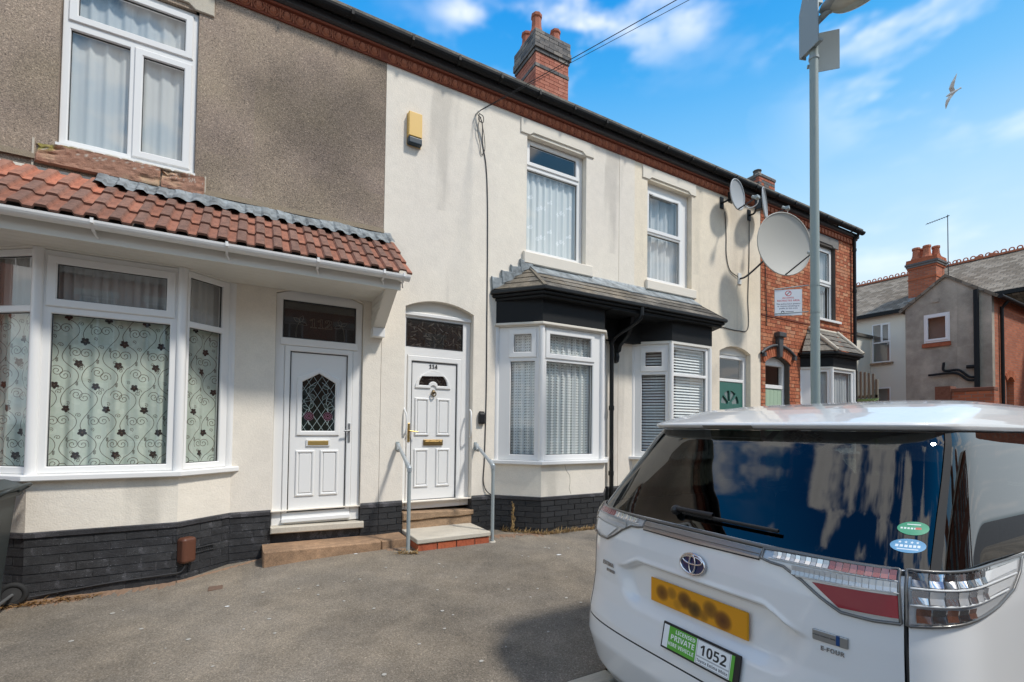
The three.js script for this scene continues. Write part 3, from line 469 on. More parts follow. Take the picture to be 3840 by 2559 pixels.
// ================================================================ the two cream houses that share one long bay canopy
function canopy(g, x0, x1, hipL, hipR, mat) {               // x0, x1: eave corners (or straight ends), hips return to the wall
  const c = grp('bay_canopy', g, 'slate bay canopy with black cornice'), zE = .6, yE = 3.44, yW = 3.875;
  const wl = hipL ? x0 - .46 : x0, wr = hipR ? x1 + .3 : x1, al = hipL ? x0 + .14 : x0, ar = hipR ? x1 - .1 : x1;
  const plan = (d) => { const p = [[wl, 0], ...(hipL ? [[x0, zE]] : [[x0, zE]]), [x1, zE], [wr, 0]]; const q = offset(hipL || hipR ? p.filter((a, i) => !(i === 0 && !hipL) && !(i === 3 && !hipR)) : p.slice(1, 3), d); return q; };
  const cp = (d) => { const q = plan(d); const r = [...q]; r.push([q[q.length - 1][0], -.01]); r.unshift([q[0][0], -.01]); return r; };
  part('gutter', c, PL(cp(.05), 3.392, 3.45, .012), M.blackGloss); part('moulding', c, PL(cp(.01), 3.352, 3.392, .01), M.blackPaint); part('moulding', c, PL(cp(-.03), 3.312, 3.352, .01), M.blackPaint);
  // slates laid course by course on a dark deck
  const A = (x, z, y) => V(x, y, z), deck = []; const tri = (...v) => v.forEach((q) => deck.push(q.x, q.y, q.z));
  const f0 = A(x0, zE + .02, yE), f1 = A(x1, zE + .02, yE), t0 = A(al, 0, yW), t1 = A(ar, 0, yW), w0 = A(wl, 0, yE + .02), w1 = A(wr, 0, yE + .02);
  tri(f0, f1, t1); tri(f0, t1, t0); if (hipL) tri(w0, f0, t0); if (hipR) tri(f1, w1, t1);
  const dg = new THREE.BufferGeometry(); dg.setAttribute('position', new THREE.Float32BufferAttribute(deck, 3)); part('deck', c, uvm(dg), M.slateDark);
  const lay = (e0, e1, p0, p1, n, w) => {                    // e: eave ends, p: top ends
    for (let r = 0; r < n; r++) {
      const ta = r / n * .96, tb = Math.min(1, (r + 1.35) / n * .96), L0 = e0.clone().lerp(p0, ta), R0 = e1.clone().lerp(p1, ta), L1 = e0.clone().lerp(p0, tb), R1 = e1.clone().lerp(p1, tb);
      const len = L0.distanceTo(R0), dir = R0.clone().sub(L0).normalize(), up = L1.clone().add(R1).multiplyScalar(.5).sub(L0.clone().add(R0).multiplyScalar(.5)); const nn = dir.clone().cross(up).normalize(); const lo = L1.clone().sub(L0).dot(dir), hi = len - R0.clone().sub(R1).dot(dir);
      const upv = L1.clone().sub(L0).addScaledVector(dir, -lo);
      for (let x = r % 2 ? -w / 2 : 0; x < len; x += w) {
        const a = Math.max(0, x + .002), b = Math.min(len, x + w - .002); if (b - a < .02) continue;
        const a1 = clamp(a, Math.max(0, lo), hi), b1 = clamp(b, Math.max(0, lo), hi);
        const q = (s, t, h) => L0.clone().addScaledVector(dir, s).addScaledVector(upv, t).addScaledVector(nn, h), lift = .016 + r * .001 + rr(0, .002), th = .007;
        const v = [q(a, 0, lift), q(b, 0, lift), q(b1, 1, lift - .012), q(a1, 1, lift - .012), q(a, 0, lift - th), q(b, 0, lift - th)], pos = [];
        for (const [i, j, k] of [[0, 1, 2], [0, 2, 3], [4, 5, 1], [4, 1, 0], [4, 0, 3], [1, 5, 2]]) pos.push(...v[i].toArray(), ...v[j].toArray(), ...v[k].toArray());
        const sg = new THREE.BufferGeometry(); sg.setAttribute('position', new THREE.Float32BufferAttribute(pos, 3)); part('slate', c, uvm(sg), mat[(rnd() * mat.length) | 0]);
      }
    }
  };
  lay(f0, f1, t0, t1, 4, .3); if (hipL) lay(w0, f0, t0, t0, 4, .26); if (hipR) lay(f1, w1, t1, t1, 4, .26);
  if (hipL) part('hip_lead', c, bar(f0.clone().lerp(t0, .0).toArray(), t0.toArray(), .05, .045), M.slateTan);
  if (hipR) part('hip_lead', c, bar(f1.toArray(), t1.toArray(), .05, .045), M.slate);
  const n = Math.max(1, Math.round((ar - al) / .95));
  for (let k = 0; k < n; k++) { const a = mix(al, ar, k / n) - .02, b = mix(al, ar, (k + 1) / n) + .03, h = k % 2 * .004; part('lead_sheet', c, SX([[.004, yW + .075], [.012 + h, yW + .075], [.03 + h, yW + .03], [.2 + h, yW - .105], [.2, yW - .118], [.02, yW + .012], [.004, yW + .02]], a, b), M.lead); }
  if (hipL) for (let k = 0; k < 4; k++) { const xa = mix(wl, al, k / 4) - .02, xb = mix(wl, al, (k + 1) / 4) + .03, ya = mix(yE, yW, k / 4), yb = mix(yE, yW, (k + 1) / 4); part('stepped_lead', c, EX([[xa, ya + .02], [xb, yb], [xb, yb + .1], [xa + .02, yb + .085 + rr(-.01, .01)], [xa - .015, yb + .1]], .0, .035 + (k % 2) * .008, [], .006), M.lead); }
  return c;
}
function greyNet(o = {}) { return phy(o.c ?? L3(.62, .64, .63), .9, { transmission: o.t ?? .25, thickness: 0, ...o.m }); }

const creamHouse = thing('terraced_house', 'cream rendered terraced house with white door numbered 114 and handrails', 'house');
{
  const g = creamHouse, X0 = 1.42, X1 = 5.24;
  shell(g, X0, X1);
  part('wall', g, EX(rect(X0 + .002, X1 - .002, .6, 6.075), -.25, 0, [archHole(1.712, 2.655, .61, 3.075, 3.19), rect(3.08, 4.9, .8, 3.0), rect(3.47, 4.56, 4.1, 5.835)]), M.cream);
  eaves(g, X0, X1);
  part('lintel', g, lintelG(3.354, 4.696, 5.832, 6.05, -.1, .02, 3.53, 4.53), M.smoothCream);
  const w = grp('window', g);
  windowUnit(w, at(3.475, -.1), 1.08, 4.12, 5.87, [{ x0: .05, x1: .99, y0: 5.46, y1: 5.8, sash: 1, s: .045 }, { x0: .06, x1: .98, y0: 4.19, y1: 5.385 }]);
  part('stone_sill', g, EX([[3.408, 3.925], [4.672, 3.925], [4.672, 4.098], [3.408, 4.098]], -.12, .05, [], .012), M.smoothCream);
  const P = [[3.0, 0], [3.47, .46], [4.55, .46], [4.98, 0]];
  bay(g, P, {
    wall: M.cream, head: 2.95, proud: .007, glass: M.glass,
    facets: [(L) => [{ x0: L - .44, x1: L - .1, y0: 1.19, y1: 2.47, }, { x0: L - .45, x1: L - .09, y0: 2.54, y1: 2.9, sash: 1, s: .06 }],
      (L) => [{ x0: .08, x1: L - .17, y0: 1.19, y1: 2.47 }, { x0: .075, x1: L - .165, y0: 2.53, y1: 2.9, sash: 1 }],
      (L) => [{ x0: .1, x1: L - .08, y0: 1.19, y1: 2.47 }, { x0: .1, x1: L - .08, y0: 2.54, y1: 2.9 }]],
  });
  part('bay_frieze', g, PL(closePlan(offset(P, .006), -.02), 3.0, 3.33), M.blackPaint, 'black painted bay frieze board');
  part('bay_head_trim', g, PL(closePlan(offset(P, .035), -.02), 2.965, 3.0, .006), M.smoothCream);
  canopy(g, 3.4, 5.24, true, false, [M.slateTan, M.slateTan, M.slate]);
  part('wall_beam', g, B(4.7, 5.238, 2.96, 3.312, .002, .1), M.blackPaint);
  part('canopy_soffit', g, B(4.6, 5.238, 3.3, 3.312, .1, .58), M.blackPaint);
  // rainwater pipe
  const dp = grp('downpipe', g, 'black cast downpipe between the bays');
  part('outlet', dp, cyl([5.15, 3.42, .61], [5.15, 3.27, .61], .034), M.blackGloss); part('swan_neck', dp, tube([[5.15, 3.3, .61], [5.14, 3.22, .58], [5.04, 2.99, .13], [5.03, 2.9, .085]], .032, 20, 10), M.blackGloss); part('pipe', dp, cyl([5.03, 2.93, .08], [5.045, .12, .08], .034), M.blackGloss);
  for (const y of [2.9, 1.85, .82]) part('collar', dp, cyl([5.035, y, .08], [5.035, y + .07, .08], .044), M.blackGloss);
  part('corbel', g, SX([[0, 2.62], [.05, 2.64], [.07, 2.72], [.05, 2.78], [.1, 2.8], [.12, 2.88], [.3, 3.02], [.36, 3.14], [.4, 3.3], [0, 3.3]], 5.15, 5.215, .008), M.blackGloss, 'black scrolled corbel');
  // door
  const d = grp('front_door', g, 'white door with small fan window'), Z = -.1;
  part('frame', d, EX([[1.714, .5], [2.653, .5], [2.653, 3.0], [1.714, 3.0]], Z - .09, Z, [rect(1.755, 2.54, 2.585, 2.95), rect(1.775, 2.525, .545, 2.475)], .006), M.upvc);
  part('arch_infill', d, EX([[1.714, 3.002], [2.653, 3.002], ...arch(1.714, 2.653, 3.073, 3.188)], Z - .09, Z + .015), M.upvcOld);
  part('head_trim', d, RB(1.714, 2.653, 2.985, 3.03, Z - .02, Z + .03, .006), M.upvc);
  part('gasket', d, ring(1.755, 2.54, 2.585, 2.95, .01, Z - .02, Z + .003, .001), M.gasket);
  const leafy = cvs(512, 240, (c, W, H) => { const s = seed; seed = 77; c.fillStyle = '#262423'; c.fillRect(0, 0, W, H); for (let i = 0; i < 150; i++) { const x = rnd() * W, y = rnd() * H, a = rnd() * 7, k = 16 + rnd() * 26, v = 34 + rnd() * 46; c.save(); c.translate(x, y); c.rotate(a); c.fillStyle = `rgb(${v + 4},${v},${v - 6})`; c.beginPath(); c.moveTo(-k, 0); c.quadraticCurveTo(0, -k * .6, k, 0); c.lineTo(-k, 0); c.fill(); c.fillStyle = `rgb(${v * .6},${v * .56},${v * .55})`; c.beginPath(); c.moveTo(-k, 0); c.quadraticCurveTo(0, k * .6, k, 0); c.fill(); c.strokeStyle = '#1a1817'; c.lineWidth = 2; c.stroke(); c.restore(); } seed = s; });
  const leafM = phy('#ffffff', .15, { map: leafy, clearcoat: 1, clearcoatRoughness: .02 });
  part('fanlight', d, new THREE.PlaneGeometry(.765, .345).translate(2.1475, 2.7675, Z - .012), leafM, 'dark leaf-patterned fanlight');
  part('sash', d, EX(rect(1.777, 2.523, .547, 2.473), Z - .06, Z + .014, [rect(1.831, 2.464, .605, 2.402)], .008), M.upvc);
  part('seal', d, ring(1.826, 2.469, .6, 2.407, .017, Z - .02, Z + .004, .001), M.gasket);
  const half = (r, y) => { const p = []; for (let i = 0; i <= 14; i++) { const a = Math.PI * i / 14; p.push([2.128 + r * Math.cos(a), y + r * .92 * Math.sin(a)]); } return p; };
  const kn = (k) => { const p = half(.245 - k, 2.055 + k * .8).slice(); for (let i = 0; i <= 6; i++) { const a = Math.PI - Math.PI * i / 6; p.push([2.128 + (.04 + k * .45) * Math.cos(a), 2.055 + k * .8 + (.04 + k * .3) * Math.sin(a)]); } return p; };
  part('panel', d, EX(rect(1.8385, 2.4565, .6125, 2.3945), Z - .03, Z - .006, [kn(.05)], .002), M.upvc);
  part('fan_bead', d, EX(kn(0), Z - .01, Z + .012, [kn(.05)], .008), M.upvc);
  { const fg = new THREE.ShapeGeometry(shp(kn(.045))); const p = fg.attributes.position, uv = fg.attributes.uv; for (let i = 0; i < p.count; i++) uv.setXY(i, (p.getX(i) - 1.9) / .6, (p.getY(i) - 2.05) / .3); part('fan_glass', d, fg.translate(0, 0, Z - .01), leafM); }
  part('number_plate', d, text('114', .05, .006).translate(2.128, 2.348, Z - .004), M.black, 'black house number 114');
  const moulded = (x0, x1, y0, y1) => { part('moulding', d, ring(x0, x1, y0, y1, .03, Z - .01, Z + .011, .009), M.upvc); part('field', d, EX(rect(x0 + .036, x1 - .036, y0 + .036, y1 - .036), Z - .02, Z + .003, [], .008), M.upvc); };
  for (const [a, b] of [[1.884, 2.078], [2.18, 2.374]]) { moulded(a, b, 1.44, 1.93); moulded(a, b, .775, 1.27); }
  part('letterbox', d, RB(2.006, 2.272, 1.312, 1.39, Z - .01, Z + .014, .006), std(L3(.3, .21, .1), .35, { metalness: .8 })); part('flap', d, RB(2.022, 2.256, 1.33, 1.372, Z + .006, Z + .02, .005), std(L3(.45, .3, .12), .3, { metalness: .9 }));
  part('knocker', d, MG([sph(2.13, 2.01, Z + .012, .026, .03, .022), new THREE.TorusGeometry(.03, .008, 6, 14).translate(2.13, 1.985, Z + .026), sph(2.13, 1.955, Z + .03, .012)]), std(L3(.2, .15, .09), .35, { metalness: .8 }));
  part('handle', d, MG([RB(1.79, 1.822, 1.36, 1.6, Z + .01, Z + .024, .006), cyl([1.806, 1.5, Z + .02], [1.806, 1.5, Z + .065], .009), cyl([1.806, 1.5, Z + .063], [1.91, 1.488, Z + .07], .009, .007)]), M.brass);
  part('door_bar', d, RB(1.775, 2.525, .5, .56, Z - .04, Z + .012, .008), M.upvc);
  for (const [nm, x, s] of [['grab_rail', 2.63, 1], ['grab_rail', 1.72, -1]]) part(nm, d, tube([[x, 1.79, -.03], [x, 1.76, .01], [x - .012 * s, 1.7, .045], [x - .012 * s, 1.5, .045], [x, 1.45, .01], [x, 1.42, -.03]], .012, 30, 8), M.whitePlastic);
  const st = grp('stone_threshold', g, 'weathered split sandstone threshold');
  part('stone', st, EX([[1.715, .385], [1.9, .378], [2.2, .39], [2.45, .38], [2.678, .392], [2.678, .452], [2.3, .468], [1.715, .488]], -.25, .035, [], .012), M.stone); part('stone', st, EX([[1.715, .27], [2.66, .27], [2.66, .385], [2.4, .37], [2.1, .38], [1.85, .365], [1.715, .372]], -.25, .01, [], .008), M.stone);
  const pl = grp('plinth', g, 'black painted brick plinth');
  for (const [a, b] of [[X0 + .002, 1.71], [2.657, 3.03], [4.95, X1 - .002]]) { part('backing', pl, B(a, b, -.1, .575, -.25, -.001), M.plinth); part('coping', pl, SX([[-.25, .575], [.016, .575], [.016, .612], [0, .637], [-.25, .637]], a, b), M.coping); brickRun(pl, [a, 0], [b, 0], .57, 6, plinthMats, { proud: .007 }); }
  part('crack', g, tube([[3.86, 1.05, .4605], [3.88, .98, .4605], [3.94, .9, .4605], [3.95, .8, .4605], [3.94, .72, .4605], [3.97, .64, .4605]], .0022, 24, 4), M.mortarDark);
}
// ---------------------------------------------------------------- house with striped blinds and green door
const blindHouse = thing('terraced_house', 'cream terraced house with slatted blinds and green front door', 'house');
{
  const g = blindHouse, X0 = 5.24, X1 = 9.045;
  shell(g, X0, X1);
  part('wall', g, EX(rect(X0 + .002, X1 - .002, .6, 6.075), -.25, 0, [archHole(7.77, 8.72, .61, 3.065, 3.185), rect(5.65, 7.25, .8, 3.0), rect(5.88, 6.99, 4.1, 5.835)]), M.creamWarm);
  part('paint_strip', g, B(X0 + .003, X0 + .34, .64, 6.07, -.01, .003), M.cream);
  eaves(g, X0, X1);
  part('lintel', g, lintelG(5.755, 7.087, 5.832, 6.05, -.1, .02, 5.93, 6.95), M.smoothCream);
  const w = grp('window', g);
  windowUnit(w, at(5.885, -.1), 1.1, 4.12, 5.87, [{ x0: .07, x1: .9, y0: 5.0, y1: 5.7, sash: 1 }, { x0: .07, x1: .9, y0: 4.19, y1: 4.95 }]);
  part('trickle_vent', w, RB(6.08, 6.6, 5.63, 5.66, -.09, -.065, .005), M.upvc);
  part('stone_sill', g, EX([[5.83, 3.93], [7.07, 3.93], [7.07, 4.09], [5.83, 4.09]], -.12, .05, [], .012), M.smoothCream);
  const P = [[5.55, 0], [5.97, .46], [6.94, .46], [7.36, 0]];
  bay(g, P, {
    wall: M.creamWarm, head: 2.95, proud: .006,
    facets: [(L) => [{ x0: L - .46, x1: L - .09, y0: 1.19, y1: 2.45 }, { x0: L - .47, x1: L - .08, y0: 2.52, y1: 2.89, sash: 1, s: .07 }],
      (L) => [{ x0: .07, x1: L - .1, y0: 1.19, y1: 2.43 }, { x0: .07, x1: L - .1, y0: 2.48, y1: 2.9 }],
      (L) => [{ x0: .1, x1: L - .08, y0: 1.19, y1: 2.45 }, { x0: .1, x1: L - .08, y0: 2.5, y1: 2.9 }]],
  });
  part('bay_frieze', g, PL(closePlan(offset(P, .006), -.02), 3.0, 3.33), M.blackPaint, 'black painted bay frieze board');
  canopy(g, 5.243, 7.08, false, true, [M.slate, M.slateDark, M.slate]);
  part('wall_beam', g, B(5.242, 5.7, 2.96, 3.312, .002, .1), M.blackPaint);
  part('canopy_soffit', g, B(5.242, 5.9, 3.3, 3.312, .1, .58), M.blackPaint);
  const d = grp('front_door', g, 'green door with sunburst window'), Z = -.1, green = phy(L3(.02, .13, .1), .35, { clearcoat: .4, clearcoatRoughness: .2 });
  part('frame', d, EX([[7.775, .5], [8.715, .5], [8.715, 3.02], [7.775, 3.02]], Z - .09, Z, [rect(7.85, 8.62, 2.56, 2.95), rect(7.85, 8.62, .53, 2.5)], .006), M.upvc);
  part('arch_infill', d, EX([[7.775, 3.022], [8.715, 3.022], ...arch(7.775, 8.715, 3.064, 3.183)], Z - .09, Z + .012), M.upvcOld);
  part('fanlight', d, new THREE.PlaneGeometry(.77, .39).translate(8.235, 2.755, Z - .03), M.glass);
  const fan = (a0, a1, r0, r1) => { const p = [], n = 5; for (let i = 0; i <= n; i++) { const a = mix(a0, a1, i / n); p.push([8.235 + r1 * Math.cos(a), 2.06 + r1 * Math.sin(a)]); } for (let i = n; i >= 0; i--) { const a = mix(a0, a1, i / n); p.push([8.235 + r0 * Math.cos(a), 2.06 + r0 * Math.sin(a)]); } return p; }, fans = [0, 1, 2, 3].map((k) => fan(k * Math.PI / 4 + .09, (k + 1) * Math.PI / 4 - .09, .07, .27));
  part('leaf', d, EX(rect(7.852, 8.618, .535, 2.495), Z - .055, Z - .012, fans, .004), green);
  part('fan_glass', d, new THREE.PlaneGeometry(.6, .3).translate(8.235, 2.2, Z - .04), phy(L3(.1, .14, .13), .1, { clearcoat: 1 }));
  for (const [a, b] of [[7.93, 8.19], [8.28, 8.54]]) for (const [c, e] of [[1.35, 1.93], [.68, 1.2]]) part('moulding', d, ring(a, b, c, e, .03, Z - .02, Z + .002, .008), green);
  part('letterbox', d, RB(8.12, 8.35, 1.24, 1.31, Z - .015, Z + .004, .005), M.brass); part('knob', d, sph(8.235, 1.62, Z + .01, .03), M.brass);
  const pl = grp('plinth', g, 'black painted brick plinth');
  for (const [a, b] of [[X0 + .002, 5.6], [7.3, 7.768], [8.722, X1 - .002]]) { part('backing', pl, B(a, b, -.1, .575, -.25, -.001), M.plinth); part('coping', pl, SX([[-.25, .575], [.016, .575], [.016, .612], [0, .637], [-.25, .637]], a, b), M.coping); brickRun(pl, [a, 0], [b, 0], .57, 6, plinthMats); }
  part('threshold', g, B(7.77, 8.72, .1, .5, -.25, .02), M.stone);
  part('air_vent', g, RB(7.4, 7.47, 2.9, 3.05, .0, .06, .008), M.whitePlastic);
}
console.log('houses b c');
// ================================================================ red brick end house
const brickHouse = thing('terraced_house', 'red brick end terraced house with dark keystone hood over the doorway', 'house');
function brickwall(parent, x0, x1, y0, y1, z, holes, limit, pick) {        // Flemish bond, bricks proud of the mortar
  const list = [], H = .066, J = .0105; let r = 0;
  for (let y = y0; y < y1 - .02; y += H + J, r++) {
    let x = x0 - (r % 2 ? .168 : 0), k = 0;
    while (x < x1) {
      const L = k % 2 ? .1025 : .215; let a = Math.max(x0, x), b = Math.min(x1, x + L); const head = k % 2 === 1; x += L + J; k++;
      const yc = y + H / 2;
      for (const h of holes) { const [ha, hb] = h(yc); if (ha === null) continue; if (a >= ha && b <= hb) { b = a; } else if (a < ha && b > ha && b <= hb) b = ha - .004; else if (a >= ha && a < hb && b > hb) a = hb + .004; }
      if (b - a > .025) list.push([a, b, y, Math.min(y1, y + H), head]);
    }
  }
  list.sort((p, q) => pick(p) - pick(q));
  const rest = [], cols = [];
  list.forEach(([a, b, ya, yb, head], i) => {
    const pale = head ? rnd() < .34 : rnd() < .07, mat = pale ? paleBrick[(rnd() * 2) | 0] : redBrick[(rnd() * 4) | 0], d = .006 + rr(-.0018, .0022);
    if (i < limit) { const q = part('brick', parent, brickG[i % 5], mat); q.scale.set(b - a, yb - ya, .06); q.position.set((a + b) / 2, (ya + yb) / 2, z + d - .03); } else { const g = brickG[i % 5].clone().scale(b - a, yb - ya, .06).translate((a + b) / 2, (ya + yb) / 2, z + d - .03), c = mat.color, n = g.attributes.position.count, arr = new Float32Array(n * 3); for (let k = 0; k < n; k++) { arr[3 * k] = c.r; arr[3 * k + 1] = c.g; arr[3 * k + 2] = c.b; } g.setAttribute('color', new THREE.BufferAttribute(arr, 3)); rest.push(g); }
  });
  if (rest.length) { const m = part('brickwork', parent, mergeGeometries(rest), std('#ffffff', .9, { vertexColors: true, map: T.brickF, bumpMap: sandbump, bumpScale: .003 })); m.userData.kind = 'stuff'; }
}
{
  const g = brickHouse, X0 = 9.045, X1 = 12.8;
  shell(g, X0, X1);
  const f = grp('front_wall', g, 'red brick front wall with pale headers');
  part('mortar', f, EX(rect(X0 + .002, X1 - .002, 0, 6.075), -.25, 0, [archHole(9.21, 10.04, .5, 2.98, 3.1), rect(10.55, 12.2, .8, 3.0), rect(10.9, 11.92, 4.1, 5.83)]), M.mortarDark);
  brickwall(f, X0 + .004, X1 - .004, .12, 6.07, 0, [(y) => (y > .4 && y < 3.06 ? [9.2, 10.05] : [null]), (y) => (y < 2.98 ? [10.47, 12.29] : [null]), (y) => (y > 4.08 && y < 5.83 ? [10.89, 11.93] : [null]), (y) => (y > 5.83 && y < 6.05 ? [10.767, 12.056] : [null]), (y) => (y > 2.98 && y < 3.22 ? [9.14, 10.12] : [null])], 300, ([a, b, ya]) => (ya < 2.1 ? 50 : 0) + a * 1.0 + (ya > 3.6 && a < 11 ? -3 : 0));
  eaves(g, X0, X1 + .06, { plain: true });
  part('string_course', g, SX([[0, 3.905], [.02, 3.91], [.02, 3.93], [0, 3.935]], X0 + .01, X1 - .01), M.terraDark);
  part('lintel', g, lintelG(10.767, 12.056, 5.832, 6.06, -.1, .016, 10.98, 11.84), std(L3(.2, .19, .18), .85, { bumpMap: sandbump, bumpScale: .002 }));
  const w = grp('window', g);
  windowUnit(w, at(10.905, -.08), 1.01, 4.12, 5.83, [{ x0: .06, x1: .95, y0: 5.0, y1: 5.76, sash: 1 }, { x0: .06, x1: .95, y0: 4.18, y1: 4.93 }]);
  part('sill', w, B(10.84, 12.1, 4.07, 4.12, -.1, .05), M.upvc);
  // door with brick arch, hood mould and keystone
  const d = grp('front_door', g, 'pale green boarded door'), pg = std(L3(.38, .5, .36), .6);
  part('frame', d, EX([[9.212, .5], [10.038, .5], ...arch(9.212, 10.038, 2.978, 3.098)], -.19, -.1, [rect(9.28, 9.97, 2.52, 2.92), rect(9.28, 9.97, .52, 2.44)], .006), M.upvc);
  part('fanlight', d, new THREE.PlaneGeometry(.69, .4).translate(9.625, 2.72, -.13), M.glass);
  for (let k = 0; k < 5; k++) part('board', d, RB(9.283 + k * .137, 9.283 + k * .137 + .134, .525, 2.435, -.15, -.12, .004), pg);
  const ar = grp('door_arch', g, 'red brick door arch with dark hood mould');
  for (let k = 0; k < 15; k++) { const a = mix(.62, -.62, k / 14), cx = 9.625, R0 = .76, cy = 3.1 - R0, q = part('voussoir', ar, unit, redBrick[k % 3]); q.scale.set(.062, .2, .07); q.position.set(cx + (R0 + .105) * Math.sin(a), cy + (R0 + .105) * Math.cos(a), -.012); q.rotation.z = -a; }
  const hp = []; for (let k = 0; k <= 12; k++) { const a = mix(-.66, .66, k / 12); hp.push([9.625 + 1.0 * Math.sin(a), 2.33 + 1.0 * Math.cos(a), .04]); } part('hood_mould', ar, tube(hp, .03, 30, 6), M.blackBoard);
  part('hood_stop', ar, B(9.02 + .04, 9.09 + .04, 3.06, 3.14, 0, .08), M.blackBoard); part('hood_stop', ar, B(10.12, 10.2, 3.06, 3.14, 0, .08), M.blackBoard);
  part('keystone', ar, EX([[9.575, 3.08], [9.675, 3.08], [9.715, 3.52], [9.535, 3.52]], 0, .09, [], .012), M.blackBoard); part('keystone_cap', ar, RB(9.5, 9.75, 3.5, 3.6, 0, .13, .015), M.blackBoard);
  for (const [a, b] of [[9.05, 9.2], [10.05, 10.46]]) part('jamb_paint', g, B(a, b, .1, .55, -.01, .014), M.terraDark);
  // bay
  const P = [[10.46, 0], [10.9, .44], [11.85, .44], [12.28, 0]];
  bay(g, P, { wall: M.creamWarm, head: 2.9, facets: [(L) => [{ x0: L - .4, x1: L - .09, y0: 1.19, y1: 2.84 }], (L) => [{ x0: .09, x1: L - .1, y0: 1.19, y1: 2.84 }], (L) => [{ x0: .1, x1: L - .09, y0: 1.19, y1: 2.84 }]] });
  part('bay_frieze', g, PL(closePlan(offset(P, .01), -.02), 2.95, 3.16), M.blackPaint); part('bay_cornice', g, PL(closePlan(offset(P, .08), -.02), 3.16, 3.2, .01), M.blackPaint); part('bay_gutter', g, PL(closePlan(offset(P, .14), -.02), 3.2, 3.26, .014), M.blackGloss);
  const rf = grp('bay_roof', g, 'hipped slate bay roof with mortared hips'), E = offset(P, .13), tl = [10.78, 3.84, .0], tr2 = [11.95, 3.84, .0], e = E.map(([x, z]) => [x, 3.262, Math.max(z, .0)]);
  const tri = (name, ...p) => { const pos = []; for (let i = 1; i < p.length - 1; i++) pos.push(...p[0], ...p[i], ...p[i + 1]); const q = new THREE.BufferGeometry(); q.setAttribute('position', new THREE.Float32BufferAttribute(pos, 3)); part(name, rf, uvm(q), M.slate); };
  const lerp3 = (a, b, t) => a.map((v, i) => mix(v, b[i], t));
  for (const [a, b, c, dd] of [[e[0], e[1], tl, tl], [e[1], e[2], tr2, tl], [e[2], e[3], tr2, tr2]]) for (let r = 0; r < 4; r++) { const up = (p, k) => [p[0], p[1] + k, p[2] + k * .4]; tri('slate_course', up(lerp3(a, dd, r / 4), .016), up(lerp3(b, c, r / 4), .016), up(lerp3(b, c, (r + 1) / 4), .002), up(lerp3(a, dd, (r + 1) / 4), .002)); }
  for (const [a, b] of [[e[1], tl], [e[2], tr2]]) part('hip', rf, cyl([a[0], a[1] + .02, a[2]], [b[0], b[1] + .01, b[2] + .02], .04, .045, 8), M.slab);
  part('top_fillet', rf, cyl(tl, tr2, .04, .04, 6), M.slab);
  // gable end, verge and rainwater pipe at the corner
  part('gable_wall', g, SX([[.0, 0], [.0, 6.3], [RIDGE[0], RIDGE[1] - .08], [-7.8, 6.3], [-7.8, 0]], X1 - .003, X1 + .06), redBrick[1]);
  const dp = grp('downpipe', g, 'black rainwater pipe at the corner'); part('pipe', dp, cyl([12.66, 6.3, .07], [12.66, .1, .07], .036), M.blackPaint); part('neck', dp, tube([[12.66, 6.34, .17], [12.66, 6.28, .15], [12.66, 6.2, .07]], .034), M.blackPaint); for (const y of [5.9, 4.9, 3.4]) part('collar', dp, cyl([12.66, y, .07], [12.66, y + .06, .07], .046), M.blackPaint);
}
// ---------------------------------------------------------------- chimneys (parts of the houses that carry them)
const potGeo = (() => { const p = [[.0, 0], [.15, 0], [.15, .05], [.125, .09], [.105, .16], [.095, .3], [.115, .315], [.115, .36], [.1, .375], [.075, .375], [.07, .3]].map(([x, y]) => new THREE.Vector2(x, y)); return toCreasedNormals(new THREE.LatheGeometry(p, 8), .5); })();
function chimney(parent, xc, z0, w, d, courses, pots, potMat, y0) {
  const c = grp('chimney', parent); let y = y0;
  for (const [mats, ext, mm] of courses) {
    const a = xc - w / 2 - ext, b = xc + w / 2 + ext, f = z0 + ext, k = z0 - d - ext;
    part('core', c, B(a + .012, b - .012, y - .002, y + .0755, k + .012, f - .012), mm ?? M.mortarDark);
    const sh = { h: .066, j: .01, proud: .0, depth: .1 }; const odd = Math.round((y - y0) / .0755) % 2 ? .112 : 0;
    const run = (A, Bp) => { const dx = Bp[0] - A[0], dz = Bp[1] - A[1], l = Math.hypot(dx, dz); if (odd) { const t = [A[0] + dx / l * .1, A[1] + dz / l * .1]; brickRun(c, A, t, y + .07, 1, mats, sh); brickRun(c, [A[0] + dx / l * .11, A[1] + dz / l * .11], Bp, y + .07, 1, mats, sh); } else brickRun(c, A, Bp, y + .07, 1, mats, sh); };
    run([a, f], [b, f]); run([a, k], [a, f]); run([b, f], [b, k]); y += .0755;
  }
  part('flaunching', c, B(xc - w / 2, xc + w / 2, y - .03, y + .02, z0 - d, z0), M.slab);
  for (const [px, pz, s] of pots) { const q = part('chimney_pot', c, potGeo, potMat); q.position.set(px, y, pz); q.scale.set(1, s, 1); }
  return c;
}
{
  const R = [chimBrick, 0], Bl = [blueBrick, .012], st = [...Array(13)].map(() => R);
  chimney(creamHouse, 5.26, -2.02, .8, .8, [...st, Bl, ...[0, 0, 0].map(() => R), [blueBrick, .02], [blueBrick, .045], [blueBrick, .045], [blueBrick, .03], [blueBrick, .03], [blueBrick, .03]], [[4.98, -2.2, 1.25], [5.48, -2.25, 1.0], [5.0, -2.62, 1.05], [5.48, -2.6, 1]], std(L3(.36, .12, .07), .85, { bumpMap: sandbump, bumpScale: .002 }), 7.8);
  chimney(brickHouse, 12.42, -1.95, .72, .6, [...[...Array(11)].map(() => [[chimBrick[2], redBrick[2], blueBrick[0]], 0, M.mortar]), [blueBrick, .02, M.mortar]], [[12.2, -2.1, .45]], std(L3(.1, .09, .08), .9), 7.7);
}
